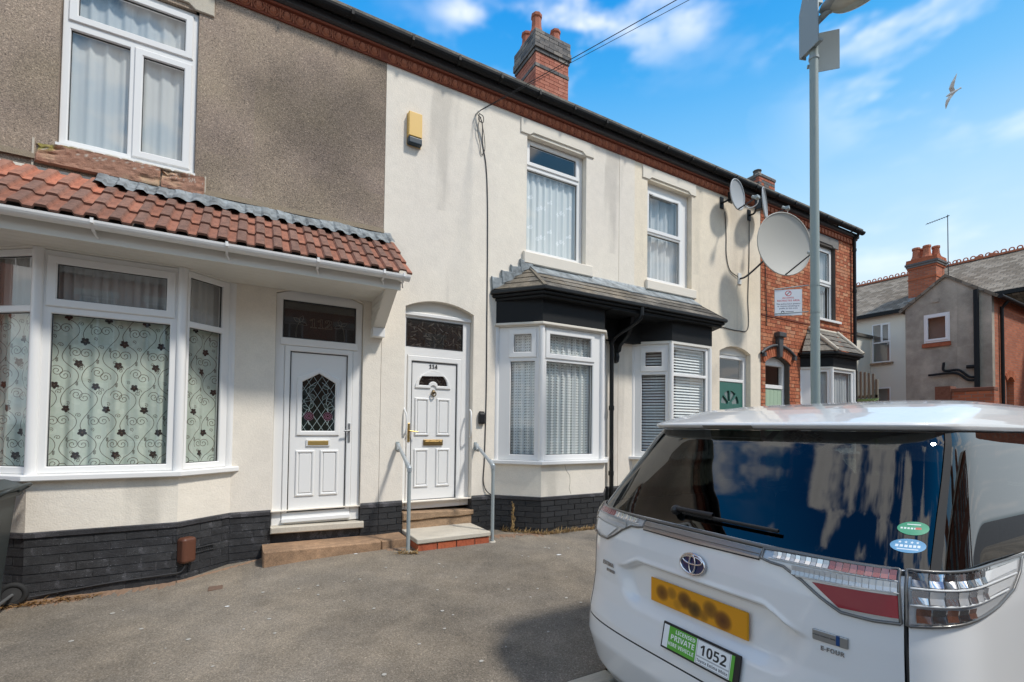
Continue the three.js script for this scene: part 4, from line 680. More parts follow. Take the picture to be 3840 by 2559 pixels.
// ---------------------------------------------------------------- far buildings on the side street
const brickPat = rep(cvs(512, 512, (c, w, h) => { const s = seed; seed = 5; c.fillStyle = '#8a7466'; c.fillRect(0, 0, w, h); for (let r = 0; r < 24; r++) for (let k = -1; k < 9; k++) { const v = rr(-14, 14), x = k * 64 + (r % 2) * 32; c.fillStyle = `rgb(${172 + v},${98 + v * .7},${68 + v * .5})`; c.fillRect(x + 2, r * 21.33 + 2, 60, 18); } seed = s; }), 1.8, true);
const slatePat = rep(cvs(512, 512, (c, w, h) => { const s = seed; seed = 9; c.fillStyle = '#4b463f'; c.fillRect(0, 0, w, h); for (let r = 0; r < 20; r++) for (let k = -1; k < 17; k++) { const v = rr(-22, 22), x = k * 32 + (r % 2) * 16; c.fillStyle = `rgb(${134 + v},${122 + v},${106 + v})`; c.fillRect(x + 1, r * 25.6, 30, 24); } seed = s; }), 4, true);
const farBrick = std('#ffffff', .92, { map: brickPat }), farSlate = std('#ffffff', .9, { map: slatePat }), farGrey = std('#ffffff', .95, { map: T.grey, bumpMap: bumpRender, bumpScale: .004 }), farWhite = std(L3(.76, .71, .6), .9, { bumpMap: bumpRender, bumpScale: .003 });
const crestG = new THREE.TorusGeometry(.075, .024, 5, 10);
function farRoof(g, xe, xr, z0, z1, ye, yr) {
  const mk = (xa, ya, xb, yb) => { const q = new THREE.PlaneGeometry(1, 1); const p = q.attributes.position, uv = q.attributes.uv, L = Math.hypot(xb - xa, yb - ya); [[xa, ya, z0], [xa, ya, z1], [xb, yb, z0], [xb, yb, z1]].forEach((v, i) => { p.setXYZ(i, ...v); uv.setXY(i, v[2], i < 2 ? 0 : L); }); q.computeVertexNormals(); return q; };
  part('roof_slope', g, mk(xe, ye, xr, yr), farSlate); part('roof_slope', g, mk(2 * xr - xe, ye, xr, yr), farSlate);
  part('ridge', g, B(xr - .1, xr + .1, yr - .02, yr + .06, z0, z1), M.terracotta);
  for (let z = z0 + .1; z < z1; z += .235) { const q = part('ridge_crest', g, crestG, M.terracotta); q.position.set(xr, yr + .12, z); q.rotation.y = Math.PI / 2; }
  part('eaves_gutter', g, B(xe - .12, xe + .02, ye - .12, ye + .02, z0, z1), M.blackPaint);
}
function farWindow(g, x, z0, z1, y0, y1, cells, glass = M.glass) {   // faces -x
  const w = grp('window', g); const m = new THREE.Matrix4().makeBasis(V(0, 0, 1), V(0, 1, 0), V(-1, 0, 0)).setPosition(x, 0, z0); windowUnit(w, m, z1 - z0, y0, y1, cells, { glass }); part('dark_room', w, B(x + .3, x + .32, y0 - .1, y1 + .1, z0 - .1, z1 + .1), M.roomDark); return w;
}
{
  const g = thing('rendered_house', 'grey rendered gable house with black soil pipe and tall brick chimney', 'house');
  const gab = part('gable_wall', g, new THREE.ExtrudeGeometry(shp([[-1.3, .0], [.78, 0], [.78, 5.66], [-.26, 6.46], [-1.3, 5.66]], [rect(-.815, -.166, 4.4, 5.34)]), { depth: .2, bevelEnabled: false }).applyMatrix4(new THREE.Matrix4().makeBasis(V(0, 0, 1), V(0, 1, 0), V(-1, 0, 0)).setPosition(19.2, 0, 0)), farGrey); gab.geometry = uvm(gab.geometry);
  part('side_wall', g, EX([[19.2, 0], [23.2, 0], [23.2, 5.66], [19.2, 5.66]], .6, .78, [archHole(20.1, 20.8, .1, 3.15, 3.32)]), farBrick); part('far_side_wall', g, B(19.2, 23.2, 0, 5.66, -1.3, -1.12), farGrey);
  part('gable_roof', g, MG([SX([[.95, 5.6], [-.26, 6.54], [-.26, 6.44], [.9, 5.53]], 18.95, 25.5), SX([[-.26, 6.54], [-1.47, 5.6], [-1.42, 5.53], [-.26, 6.44]], 18.95, 25.5)]), farSlate);
  part('side_gutter', g, cyl([18.95, 5.55, .98], [24, 5.5, .98], .06, .06, 8), M.blackPaint); part('side_pipe', g, MG([cyl([19.6, 5.5, .98], [19.6, 5.3, .84], .04), cyl([19.6, 5.35, .84], [19.62, .1, .84], .045)]), M.blackPaint);
  for (let k = 0; k < 9; k++) { const a = mix(.75, -.75, k / 8), q = part('voussoir', g, unit, redBrick[k % 3]); q.scale.set(.08, .2, .06); q.position.set(20.45 + .52 * Math.sin(a), 2.88 + .52 * Math.cos(a), .78); q.rotation.z = -a; }
  part('side_door', g, B(20.1, 20.8, .1, 3.32, .6, .62), std(L3(.5, .45, .36), .7));
  part('main_wall', g, B(23, 23.2, 0, 6.5, .78, 9), farBrick); farRoof(g, 22.85, 27, -2.45, 9, 6.5, 8.95);
  const w = farWindow(g, 19, -.815, -.166, 4.42, 5.34, [{ x0: .06, x1: .59, y0: 4.49, y1: 5.27, sash: 1 }]); part('brick_sill', w, B(18.95, 19.05, 4.28, 4.4, -.85, -.14), redBrick[2]);
  part('soil_pipe', g, cyl([18.9, 5.85, .47], [18.9, .1, .47], .065), M.blackPaint); part('waste_pipe', g, tube([[18.92, 3.75, -.3], [18.92, 3.5, -.3], [18.92, 3.48, -.2], [18.92, 3.48, .05], [18.92, 3.25, .3], [18.92, 3.22, .47]], .035, 40), M.blackPaint); part('waste_pipe', g, tube([[18.92, 3.38, -.68], [18.92, 3.38, .0], [18.92, 3.15, .28], [18.92, 3.14, .47]], .035, 30), M.blackPaint); part('branch', g, cyl([18.9, 3.55, .47], [18.9, 3.55, .24], .055), M.blackPaint);
  part('vent', g, B(18.98, 19.01, 5.7, 5.82, -.62, -.42), farGrey);
  const c = grp('chimney', g, 'tall red brick chimney stack'); part('stack', c, B(23.6, 24.4, 6.2, 8.35, -2.9, -2.0), farBrick);
  for (const [y, k, m2] of [[7.75, .02, redBrick[0]], [8.2, .03, redBrick[2]], [8.28, .06, blueBrick[1]], [8.36, .09, blueBrick[0]], [8.44, .06, redBrick[0]], [8.52, .05, redBrick[2]]]) part('course', c, B(23.6 - k, 24.4 + k, y, y + .078, -2.9 - k, -2.0 + k), m2);
  part('flashing', c, B(23.55, 24.45, 6.65, 7.05, -2.92, -1.98), M.lead);
  for (const [x, z] of [[23.8, -2.7], [23.8, -2.35], [24.2, -2.2], [24.1, -2.6]]) { const q = part('chimney_pot', c, potGeo, M.terracotta); q.position.set(x, 8.58, z); q.scale.set(1.25, 1.45, 1.25); }
  const far = grp('chimney', g, 'low distant chimney behind the ridge'); part('stack', far, B(29, 29.8, 8, 9.15, -2.6, -1.6), farBrick); for (const z of [-2.35, -1.9]) { const q = part('chimney_pot', far, potGeo, M.terracotta); q.position.set(29.4, 9.15, z); q.scale.set(1.3, 1.6, 1.3); }
  const a = thing('tv_aerial', 'thin rooftop television aerial mast beside the tall far chimney', 'aerial'); part('mast', a, cyl([24.3, 7.7, -1.85], [24.3, 10.3, -1.85], .018, .014, 6), M.wire); part('boom', a, cyl([24.33, 10.26, -1.8], [23.95, 10.05, -2.4], .012, .012, 5), M.wire); for (let k = 0; k < 10; k++) { const t = k / 9, p = [mix(24.3, 23.95, t), mix(10.24, 10.05, t), mix(-1.85, -2.4, t)]; part('element', a, cyl([p[0] - .08, p[1], p[2] + .06], [p[0] + .08, p[1], p[2] - .06], .006, .008, 4), M.wire); }
}
{
  const g = thing('rendered_house', 'white rendered house behind the red brick end house', 'house');
  part('wall', g, new THREE.ExtrudeGeometry(shp(rect(-6.6, -2.45, 0, 6.5), [rect(-3.95, -3.29, 4.44, 6.09), rect(-3.92, -3.3, 2.4, 3.42)]), { depth: .2, bevelEnabled: false }).applyMatrix4(new THREE.Matrix4().makeBasis(V(0, 0, 1), V(0, 1, 0), V(-1, 0, 0)).setPosition(23.2, 0, 0)), farWhite);
  part('pilaster', g, B(22.9, 23, 0, 6.3, -2.75, -2.46), farWhite);
  part('extension', g, B(21.6, 23, 0, 5.5, -6.6, -4.0), farWhite); part('extension_roof', g, B(21.45, 23, 5.5, 5.62, -6.7, -3.9), M.slateDark);
  farRoof(g, 22.85, 27, -7.5, -2.45, 6.5, 8.95);
  const w = farWindow(g, 23, -3.95, -3.29, 4.44, 6.09, [{ x0: .05, x1: .61, y0: 4.5, y1: 5.26 }, { x0: .05, x1: .31, y0: 5.32, y1: 6.03 }, { x0: .36, x1: .61, y0: 5.32, y1: 6.03, sash: 1, s: .03 }]); part('sill', w, B(22.9, 23.0, 4.36, 4.44, -4.05, -3.2), M.stone);
  farWindow(g, 23, -3.92, -3.3, 2.4, 3.42, [{ x0: .05, x1: .57, y0: 2.46, y1: 3.35 }]);
}
{
  const g = thing('garden_wall', 'low red brick garden wall with coping before the grey gable', 'wall'); const wb = std(L3(.2, .085, .055), .9, { map: T.brickF }); part('brickwork', g, B(15, 15.22, .08, 2.55, .97, 1.85), farBrick); part('coping', g, RB(14.97, 15.25, 2.55, 2.64, .98, 1.86, .02), wb); part('pier', g, B(14.94, 15.28, .08, 2.7, .8, 1.1), wb);
  const s = thing('timber_pallet', 'weathered grey slatted boards leaning beside the end house', 'boards'); for (let k = 0; k < 5; k++) { const q = part('slat', s, RB(15.0, 15.03, 2.45, 3.28 - k * .03, -.98 + k * .1, -.98 + k * .1 + .055, .004), std(L3(.2, .18, .14), .9)); q.rotation.x = .0; } part('rail', s, RB(15.03, 15.06, 2.5, 2.58, -1, -.45, .004), std(L3(.2, .18, .14), .9)); part('post', s, MG([B(15.03, 15.09, .1, 3.0, -1, -.94), B(15.03, 15.09, .1, 3.0, -.52, -.46)]), std(L3(.2, .18, .14), .9));
  const b = thing('garden_table', 'green slatted garden table top beside the leaning boards', 'table'); for (let k = 0; k < 4; k++) part('slat', b, RB(14.7 + k * .07, 14.76 + k * .07, 2.38 + k * .02, 2.41 + k * .02, -.98, -.4, .004), std(L3(.2, .3, .12), .7)); for (const z of [-.95, -.45]) part('leg', b, B(14.8, 14.85, .1, 2.39, z, z + .05), std(L3(.2, .3, .12), .7));
}
// ---------------------------------------------------------------- the terrace across the street, seen only in the glass
{
  const mk = (k) => {
    const g = thing('facing_house', 'brick terraced house across the street, seen only as a reflection', 'house', 'terrace across the street'), x = -13 + k * 3.9, f = (x0, x1, y0, y1, z0, z1) => B(x + x0, x + x1, y0, y1, z0, z1);
    part('wall', g, EX(rect(x, x + 3.895, 0, 6.2), 14.4, 14.65, [rect(x + .4, x + 1.3, .1, 2.9), rect(x + 1.8, x + 3.4, .9, 2.8), rect(x + .5, x + 1.4, 4.0, 5.6), rect(x + 2.2, x + 3.2, 4.0, 5.6)]), farBrick);
    part('roof', g, SX([[14.2, 6.2], [18.5, 9.0], [22.8, 6.2]], x, x + 3.895), farSlate); part('back_wall', g, f(0, 3.895, 0, 6.2, 22, 22.2), farBrick); part('inside', g, f(.02, 3.875, .1, 6.1, 15.6, 15.7), M.room);
    part('door', g, f(.45, 1.25, .1, 2.85, 14.5, 14.55), k % 2 ? std(L3(.3, .03, .03), .5) : M.upvc);
    for (const [a, b, c, d] of [[1.8, 3.4, .9, 2.8], [.5, 1.4, 4, 5.6], [2.2, 3.2, 4, 5.6]]) { const w = grp('window', g); const m = new THREE.Matrix4().makeBasis(V(-1, 0, 0), V(0, 1, 0), V(0, 0, -1)).setPosition(x + b, 0, 14.48); windowUnit(w, m, b - a, c, d, [{ x0: .06, x1: (b - a) / 2 - .03, y0: c + .06, y1: d - .06 }, { x0: (b - a) / 2 + .03, x1: b - a - .06, y0: c + .06, y1: d - .06 }]); part('sill', w, f(a - .1, b + .1, c - .1, c, 14.3, 14.45), M.slab); part('lintel', w, f(a - .1, b + .1, d, d + .2, 14.37, 14.45), M.slab); }
    const c = grp('chimney', g); part('stack', c, f(-.45, .45, 7.8, 9.9, 17.6, 18.3), farBrick); for (const dx of [-.25, .25]) { const q = part('chimney_pot', c, potGeo, M.terracotta); q.position.set(x + dx, 9.9, 17.95); }
  };
  for (let k = 0; k < 9; k++) mk(k);
  const n = thing('terraced_house', 'plain brick neighbour house beyond the left edge of the photo', 'house'); part('wall', n, EX(rect(-6.2, -2.402, 0, 6.4), -.25, 0, [rect(-5.4, -4.3, 4.1, 5.8), rect(-5.4, -3.9, 1, 2.9)]), farBrick); part('roof', n, SX([[.2, 6.42], [-3.9, 9.25], [-8, 6.42]], -6.2, -2.402), farSlate); for (const [a, b, c, d] of [[-5.4, -4.3, 4.1, 5.8], [-5.4, -3.9, 1, 2.9]]) { const w = grp('window', n); windowUnit(w, at(a, -.06), b - a, c, d, [{ x0: .06, x1: b - a - .06, y0: c + .06, y1: d - .06 }]); } part('inside', n, B(-6.1, -2.5, .1, 6.2, -2, -1.9), M.room);
}
console.log('far houses');
// ================================================================ curtains and blinds
const foldTex = (bg) => cvs(64, 64, (c) => { c.fillStyle = bg; c.fillRect(0, 0, 64, 64); });
const scrollTex = (() => {
  const W = 768, H = 1024, t = cvs(W, H, (c) => {
    c.fillStyle = '#bac5b8'; c.fillRect(0, 0, W, H);
    const s = seed; seed = 21; for (let i = 0; i < 60; i++) { c.fillStyle = `rgba(${rnd() < .5 ? '236,242,232' : '168,188,166'},.16)`; c.beginPath(); c.ellipse(rnd() * W, rnd() * H, rr(15, 50), rr(20, 70), rnd() * 3, 0, 7); c.fill(); }
    c.strokeStyle = '#5c594e'; c.lineCap = 'round';
    const spiral = (x, y, r, dir, a0, turns) => { c.beginPath(); for (let i = 0; i <= 60; i++) { const q = i / 60, a = a0 + dir * q * turns * 6.283, rad = r * (1 - q * .86); const px = x + rad * Math.cos(a), py = y + rad * Math.sin(a); i ? c.lineTo(px, py) : c.moveTo(px, py); } c.stroke(); };
    const flower = (x, y, r) => { c.fillStyle = '#2a2421'; for (let k = 0; k < 5; k++) { const a = k * 1.257 + .3; c.beginPath(); c.ellipse(x + r * .62 * Math.cos(a), y + r * .62 * Math.sin(a), r * .5, r * .42, a, 0, 7); c.fill(); } c.fillStyle = '#57463a'; c.beginPath(); c.arc(x, y, r * .2, 0, 7); c.fill(); };
    const sprig = (x, y) => { c.fillStyle = '#403c34'; for (let k = 0; k < 4; k++) for (const d of [-1, 1]) { c.beginPath(); c.ellipse(x + d * 7, y + k * 11, 7, 3.4, d * -.8, 0, 7); c.fill(); } c.lineWidth = 2.5; c.beginPath(); c.moveTo(x, y - 8); c.lineTo(x, y + 48); c.stroke(); };
    for (const oy of [-H, 0, H]) for (const ox of [-W, 0, W]) {
      c.save(); c.translate(ox, oy); c.lineWidth = 11;
      for (let k = 0; k < 4; k++) {
        const x = 96 + k * 192, off = (k % 2) * 256; c.lineWidth = 6.5;
        c.beginPath(); c.moveTo(x, off - 40); c.bezierCurveTo(x - 120, off + 120, x - 120, off + 180, x + 10, off + 260); c.bezierCurveTo(x + 120, off + 330, x + 70, off + 440, x - 40, off + 500); c.bezierCurveTo(x - 130, off + 620, x - 90, off + 720, x + 20, off + 780); c.bezierCurveTo(x + 110, off + 850, x + 60, off + 930, x, off + 984); c.stroke();
        spiral(x + 40, off + 90, 62, 1, 2.4, 1.7); spiral(x - 60, off + 350, 60, -1, .4, 1.6); spiral(x + 62, off + 560, 64, 1, 3.2, 1.7); spiral(x - 62, off + 850, 58, -1, 0, 1.6); c.lineWidth = 5.5; spiral(x + 90, off + 270, 26, 1, 3, 1.4); spiral(x - 96, off + 500, 26, -1, .2, 1.4); spiral(x + 84, off + 790, 26, 1, 2.8, 1.4); spiral(x + 30, off + 180, 22, -1, 1.2, 1.3); spiral(x - 20, off + 660, 22, 1, 4, 1.3); c.lineWidth = 6.5;
        flower(x + (k % 2 ? 70 : -70), off + 215, 40); flower(x + (k % 2 ? -40 : 46), off + 720, 38); sprig(x - 20, off + 20); sprig(x + 60, off + 420);
      }
      c.restore();
    }
    seed = s;
  }); t.wrapS = t.wrapT = THREE.RepeatWrapping; t.repeat.set(1 / .62, 1 / .82); return t;
})();
const laceTex = (floral) => { const t = cvs(256, 256, (c) => { c.fillStyle = '#dfe4e1'; c.fillRect(0, 0, 256, 256); const s = seed; seed = 41; if (floral) { for (let i = 0; i < 5; i++) { const x = rnd() * 256, y = rnd() * 256; c.fillStyle = '#f8fbfa'; for (let k = 0; k < 6; k++) { c.beginPath(); c.ellipse(x + 13 * Math.cos(k), y + 13 * Math.sin(k), 10, 6, k, 0, 7); c.fill(); } } } else { for (let r = 0; r < 8; r++) for (let k = 0; k < 8; k++) { c.fillStyle = '#525a56'; if (k % 4 < 3) { c.save(); c.translate(k * 32 + 16, r * 32 + 16); c.rotate(k % 2 ? .5 : -.5); c.fillRect(-9, -5, 16, 9); c.restore(); } else { c.beginPath(); c.arc(k * 32 + 16, r * 32 + 16, 4, 0, 7); c.fill(); } } } seed = s; }); t.wrapS = t.wrapT = THREE.RepeatWrapping; t.repeat.set(floral ? 2.2 : 3.2, floral ? 2.2 : 3.2); return t; };
const scrollM = phy('#ffffff', .9, { map: scrollTex }), netM = greyNet({ c: L3(.56, .6, .6), t: .1 }), greyCurtain = greyNet({ c: L3(.5, .51, .5), t: .1 }), laceM = phy('#ffffff', .9, { map: laceTex(false) }), laceF = phy('#ffffff', .9, { map: laceTex(true), transmission: .08, thickness: 0 });
cloth('net_curtain', 'plain net curtain in the upstairs window of the pebbledash house', [-1.52, -.04], [-.58, -.04], 4.15, 5.8, netM, { inset: .07, amp: .012, wl: .13 });
{
  const P = offset([[-2.03, 0], [-1.59, .33], [-.545, .33], [-.13, 0]], -.05);
  for (const [i, s] of [[1, 'wide middle bay pane'], [2, 'narrow right bay pane'], [0, 'left edge bay pane']]) {
    cloth('scroll_curtain', `pale green curtain with black floral scrolls behind the ${s}`, P[i], P[i + 1], 1.12, 2.53, scrollM, { inset: .07, amp: .014, wl: .17, full: 1.12, group: 'scroll print curtains' });
    cloth('grey_curtain', `plain grey curtain in the top light above the ${s}`, P[i], P[i + 1], 2.53, 3.03, greyCurtain, { inset: .09, amp: .02, wl: .07, group: 'grey top light curtains' });
  }
}
{
  const P = offset([[3.0, 0], [3.47, .46], [4.55, .46], [4.98, 0]], -.05);
  for (const [i, s] of [[0, 'narrow left side of bay beside door 114'], [1, 'wide front of bay beside door 114'], [2, 'right return of bay beside door 114']]) cloth('lace_curtain', `patterned lace curtain in the ${s}`, P[i], P[i + 1], 1.15, 2.93, laceM, { inset: .08, amp: .022, wl: .1, group: 'lace bay curtains' });
  cloth('lace_curtain', 'white floral net curtain in the upstairs window above the black bay', [3.52, -.11], [4.5, -.11], 4.16, 5.42, laceF, { inset: .07, amp: .014, wl: .12 });
}
{
  const m = std(L3(.72, .75, .73), .7);
  const P = offset([[5.55, 0], [5.97, .46], [6.94, .46], [7.36, 0]], -.05);
  for (const [i, s] of [[0, 'narrow left side'], [1, 'wide front'], [2, 'right return']]) { const [mm, L] = runM(P[i], P[i + 1]); const b = thing('slatted_blind', `pale slatted blind in the ${s} of the second bay`, 'blind', 'slatted bay blinds'); const sl = B(.04, L - .04, -.019, .019, -.002, .002).rotateX(-.62).translate(0, 0, -.075); for (let k = 0; k < 36; k++) { const q = part('slat', b, sl, m); q.position.y = 1.17 + k * .0475; q.updateMatrix(); q.applyMatrix4(mm); } const q2 = part('cassette', b, RB(.04, L - .04, 2.88, 2.95, -.1, -.05, .01), M.whitePlastic); q2.applyMatrix4(mm); }
  cloth('net_curtain', 'plain net curtain in the upstairs window nearest the small satellite dishes', [5.93, -.11], [6.85, -.11], 4.15, 5.75, greyNet({ c: L3(.66, .7, .7), t: .2 }), { inset: .12, amp: .03, wl: .2 });
  cloth('net_curtain', 'net curtain in the upstairs window of the red brick house', [10.95, -.09], [11.88, -.09], 4.15, 5.78, netM, { inset: .1, amp: .02, wl: .12 });
  const Q = offset([[10.46, 0], [10.9, .44], [11.85, .44], [12.28, 0]], -.05); for (const [i, s] of [[0, 'left side'], [1, 'front'], [2, 'right return']]) cloth('net_curtain', `net curtain in the ${s} of the red brick house bay`, Q[i], Q[i + 1], 1.15, 2.88, netM, { inset: .08, amp: .02, wl: .1, group: 'red house bay curtains' });
}
// ================================================================ things on the walls
{
  const a = thing('alarm_box', 'yellow burglar alarm box with dark base on cream wall', 'alarm'); part('cover', a, RB(1.69, 1.865, 5.215, 5.53, 0, .075, .012), std(L3(.78, .5, .14), .5)); part('base_strip', a, RB(1.688, 1.867, 5.12, 5.213, 0, .08, .02), std(L3(.02, .035, .05), .4)); part('back_plate', a, B(1.685, 1.87, 5.12, 5.53, 0.001, .012), std(L3(.6, .4, .15), .5));
  const k = thing('key_safe', 'small black key safe beside the white door', 'key safe'); part('body', k, RB(2.735, 2.83, 1.6, 1.755, 0, .05, .016), M.black); part('hood', k, RB(2.745, 2.82, 1.735, 1.775, 0, .04, .014), M.black); part('shutter', k, RB(2.748, 2.818, 1.62, 1.73, .046, .056, .006), std(L3(.02, .02, .022), .25));
  const v = thing('meter_cowl', 'brown plastic cover on the black plinth under the bay', 'cover'), [m] = runM([-.545, .33], [-.13, 0]); let q = part('shell', v, RB(.0, .13, .235, .475, -.01, .1, .03, 3), std(L3(.12, .045, .025), .45)); q.applyMatrix4(m); q = part('outlet', v, cyl([.09, .24, .05], [.09, .21, .05], .018), M.black); q.applyMatrix4(m);
  const c2 = solo('black_cable', tube([[-.47, .22, .35], [-.5, .16, .352], [-.62, .15, .352], [-1.0, .135, .348], [-1.4, .105, .348], [-1.6, .09, .346], [-2, .08, .1]], .008, 60, 5), M.wire, 'black cable clipped along the foot of the bay plinth', 'cable');
  const ab = thing('air_brick', 'black painted air brick beside the brown cover', 'vent'); q = part('frame', ab, ring(.17, .36, .29, .345, .01, 0, .012, .002), M.plinth); q.applyMatrix4(m); for (let i = 0; i < 9; i++) { q = part('bar', ab, bar([.185 + i * .019, .298, .006], [.2 + i * .019, .338, .006], .005, .006), M.blackPaint); q.applyMatrix4(m); }
  const tc = thing('phone_cable', 'dark telephone cable running down the wall right of door 114', 'cable'); part('drop', tc, tube([[2.66, 5.83, .03], [2.69, 5.78, .05], [2.72, 5.68, .05], [2.74, 5.5, .012], [2.8, 5.2, .008], [2.83, 4.8, .008], [2.845, 4, .008], [2.85, 3, .008], [2.855, 2, .008], [2.84, 1.1, .008], [2.83, .8, .01], [2.87, .69, .022], [2.97, .62, .035], [3.02, .605, .04]], .0075, 160, 5), M.wire); part('loop', tc, tube([[2.67, 5.84, .05], [2.72, 5.8, .07], [2.72, 5.72, .06], [2.66, 5.74, .06], [2.67, 5.83, .05]], .006, 30, 5), M.wire); part('loop', tc, tube([[2.68, 5.8, .05], [2.66, 5.6, .03], [2.7, 5.45, .02], [2.73, 5.3, .01], [2.77, 5.36, .02], [2.76, 5.55, .03], [2.69, 5.8, .05]], .005, 40, 5), M.wire); part('hook', tc, cyl([2.645, 5.845, 0], [2.655, 5.85, .09], .012), M.steel);
  const pole = thing('telegraph_pole', 'wooden telegraph pole across the street carrying the overhead wires', 'pole'); part('shaft', pole, cyl([9.2, .05, 12.6], [9.2, 7.6, 12.6], .14, .1, 12), std(L3(.12, .09, .06), .9)); part('bracket', pole, cyl([9.0, 7.25, 12.6], [9.4, 7.25, 12.6], .03), M.galvDull);
  const sag = (a, b, s) => [0, .15, .3, .5, .7, .85, 1].map((t) => [mix(a[0], b[0], t), mix(a[1], b[1], t) - s * 4 * t * (1 - t), mix(a[2], b[2], t)]);
  solo('overhead_wire', tube(sag([2.655, 5.85, .085], [9.15, 7.25, 12.6], .02), .006, 40, 4), M.wire, 'overhead telephone wire rising from the cream wall, upper strand', 'wire', 'overhead wires'); solo('overhead_wire', tube(sag([2.655, 5.842, .09], [9.45, 7.2, 12.6], .04), .004, 40, 4), M.wire, 'overhead telephone wire rising from the cream wall, lower strand', 'wire', 'overhead wires');
}
// handrails
for (const [x, y1, lab] of [[1.64, 1.33, 'grey galvanised handrail on the left of the doorstep'], [2.705, 1.32, 'grey galvanised handrail on the right of the doorstep']]) {
  const h = thing('handrail', lab, 'handrail', 'doorstep handrails'), px = x - .02, g0 = gy(px, .57);
  part('wall_flange', h, RB(x - .022, x + .022, y1 - .075, y1 + .035, 0, .014, .004), M.galvDull); part('socket', h, MG([cyl([x, y1 - .01, .01], [x, y1 - .01, .05], .022), cyl([x, y1 + .0, .045], [px, y1 - .07, .13], .026, .025)]), M.galv);
  part('rail', h, cyl([x, y1 - .01, .05], [px, 1.1, .53], .0215, .0215, 14), M.galv); part('elbow', h, MG([cyl([px, 1.135, .47], [px, 1.085, .56], .027, .027, 14), sph(px, 1.085, .565, .027, .027, .027), cyl([px, 1.09, .57], [px, 1.045, .57], .028, .028, 14)]), M.galv); part('post', h, cyl([px, 1.06, .57], [px, g0 - .05, .57], .0215, .0215, 14), M.galvDull); part('footing', h, cyl([px, g0 - .02, .57], [px, g0 + .012, .57], .055, .04, 10), M.slab);
}
// doorstep of 114 and stone step of 112
{
  const d = thing('doorstep', 'concrete slab doorstep on a red brick course below the white door', 'step'); part('slab', d, RB(1.712, 2.648, .222, .278, -.0, .605, .012), M.slab); const orange = [[.5, .13, .055], [.56, .16, .07], [.44, .11, .05]].map((c) => std(L3(...c), .9, { map: T.brickF, bumpMap: sandbump, bumpScale: .003 })); part('mortar_bed', d, B(1.735, 2.625, .05, .218, .0, .575), M.mortar); brickRun(d, [1.73, .58], [2.63, .58], .214, 1, orange, { h: .075, len: .225, j: .014, proud: .008 }); brickRun(d, [1.73, .02], [1.73, .58], .214, 1, orange, { h: .075, proud: .004 });
  const s = thing('stone_step', 'long worn brown stone step under the door numbered 112', 'step'); part('stone', s, EX([[.18, .03], [1.372, .05], [1.372, .245], [.9, .252], [.18, .262]], -.02, .36, [], .014), M.stoneBrown); part('stone', s, EX([[1.378, .04], [1.675, .04], [1.675, .25], [1.378, .243]], -.02, .35, [], .012), M.stoneBrown);
  const c = thing('access_cover', 'small rusty access cover set in the pavement', 'cover'); const y = gy(-.2, .7) + .003; part('plate', c, RB(-.262, -.15, y - .02, y + .003, .66, .77, .003), std(L3(.16, .1, .07), .7)); part('rib', c, RB(-.24, -.17, y, y + .005, .7, .72, .002), std(L3(.16, .1, .07), .7));
}
// satellite dishes
function dish(name, label, cx, cy, cz, r, ry, dirv, armLen, wallAt, o = {}) {
  const g = thing(name, label, 'satellite dish', o.group), q = new THREE.Quaternion(), n = V(...dirv).normalize(); const xax = new THREE.Vector3().crossVectors(V(0, 1, 0), n).normalize(), yax = new THREE.Vector3().crossVectors(n, xax); const m = new THREE.Matrix4().makeBasis(xax, yax, n).setPosition(cx, cy, cz);
  const N = 36, R = 8, pos = [], idx = []; for (let i = 0; i <= R; i++) for (let k = 0; k < N; k++) { const rr2 = i / R, a = k / N * 6.28318; pos.push(r * rr2 * Math.cos(a), ry * rr2 * Math.sin(a), -.16 * r * (1 - rr2 * rr2)); } for (let i = 0; i < R; i++) for (let k = 0; k < N; k++) { const a = i * N + k, b = i * N + (k + 1) % N; idx.push(a, b, a + N, b, b + N, a + N); }
  const dg = new THREE.BufferGeometry(); dg.setAttribute('position', new THREE.Float32BufferAttribute(pos, 3)); dg.setIndex(idx); dg.computeVertexNormals();
  const add = (nm, geo, mat) => { const p = part(nm, g, geo, mat); p.applyMatrix4(m); return p; };
  add('reflector', dg, o.mat); add('rim', new THREE.TorusGeometry(1, .012 / r * (o.rim ?? 1), 6, 44).scale(r, ry, r), o.mat); add('back_bracket', RB(-.06, .06, -.1, .1, -.16 * r - .12, -.16 * r - .005, .01), M.black);
  const foot = [0, -ry * .98, .0], lnb = [0, -ry * .75, armLen]; add('feed_arm', cyl(foot, lnb, .014, .012, 8), M.blackBoard); add('receiver', MG([RB(-.05, .05, lnb[1] - .03, lnb[1] + .03, armLen - .02, armLen + .05, .012), cyl([0, lnb[1], armLen], [0, lnb[1] + .05, armLen - .07], .022, .028)]), M.galvDull);
  if (o.lead) add('lead', tube([[.04, lnb[1] - .02, armLen + .02], [.05, lnb[1] - .1, armLen - .02], [0, lnb[1] - .14, armLen - .12], [0, lnb[1] - .06, armLen - .2]], .008, 24, 5), M.whitePlastic);
  const back = V(0, -.0, -.16 * r - .1).applyMatrix4(m); part('wall_arm', g, tube([wallAt, [wallAt[0], wallAt[1], Math.max(.12, wallAt[2] + .12)], back.toArray()], .019, 24, 8), o.armMat ?? M.black); part('wall_plate', g, RB(wallAt[0] - .05, wallAt[0] + .05, wallAt[1] - .11, wallAt[1] + .11, 0, .02, .006), o.plate ?? M.black);
  return g;
}
const dishM = std(L3(.44, .425, .38), .6), dishDark = std(L3(.36, .38, .39), .55);
dish('satellite_dish', 'large pale satellite dish on a long arm against red brick', 8.62, 5.03, .74, .55, .6, [-.35, .05, .93], .62, [8.36, 4.53, .0], { mat: dishM, plate: M.whitePlastic, armMat: M.blackBoard });
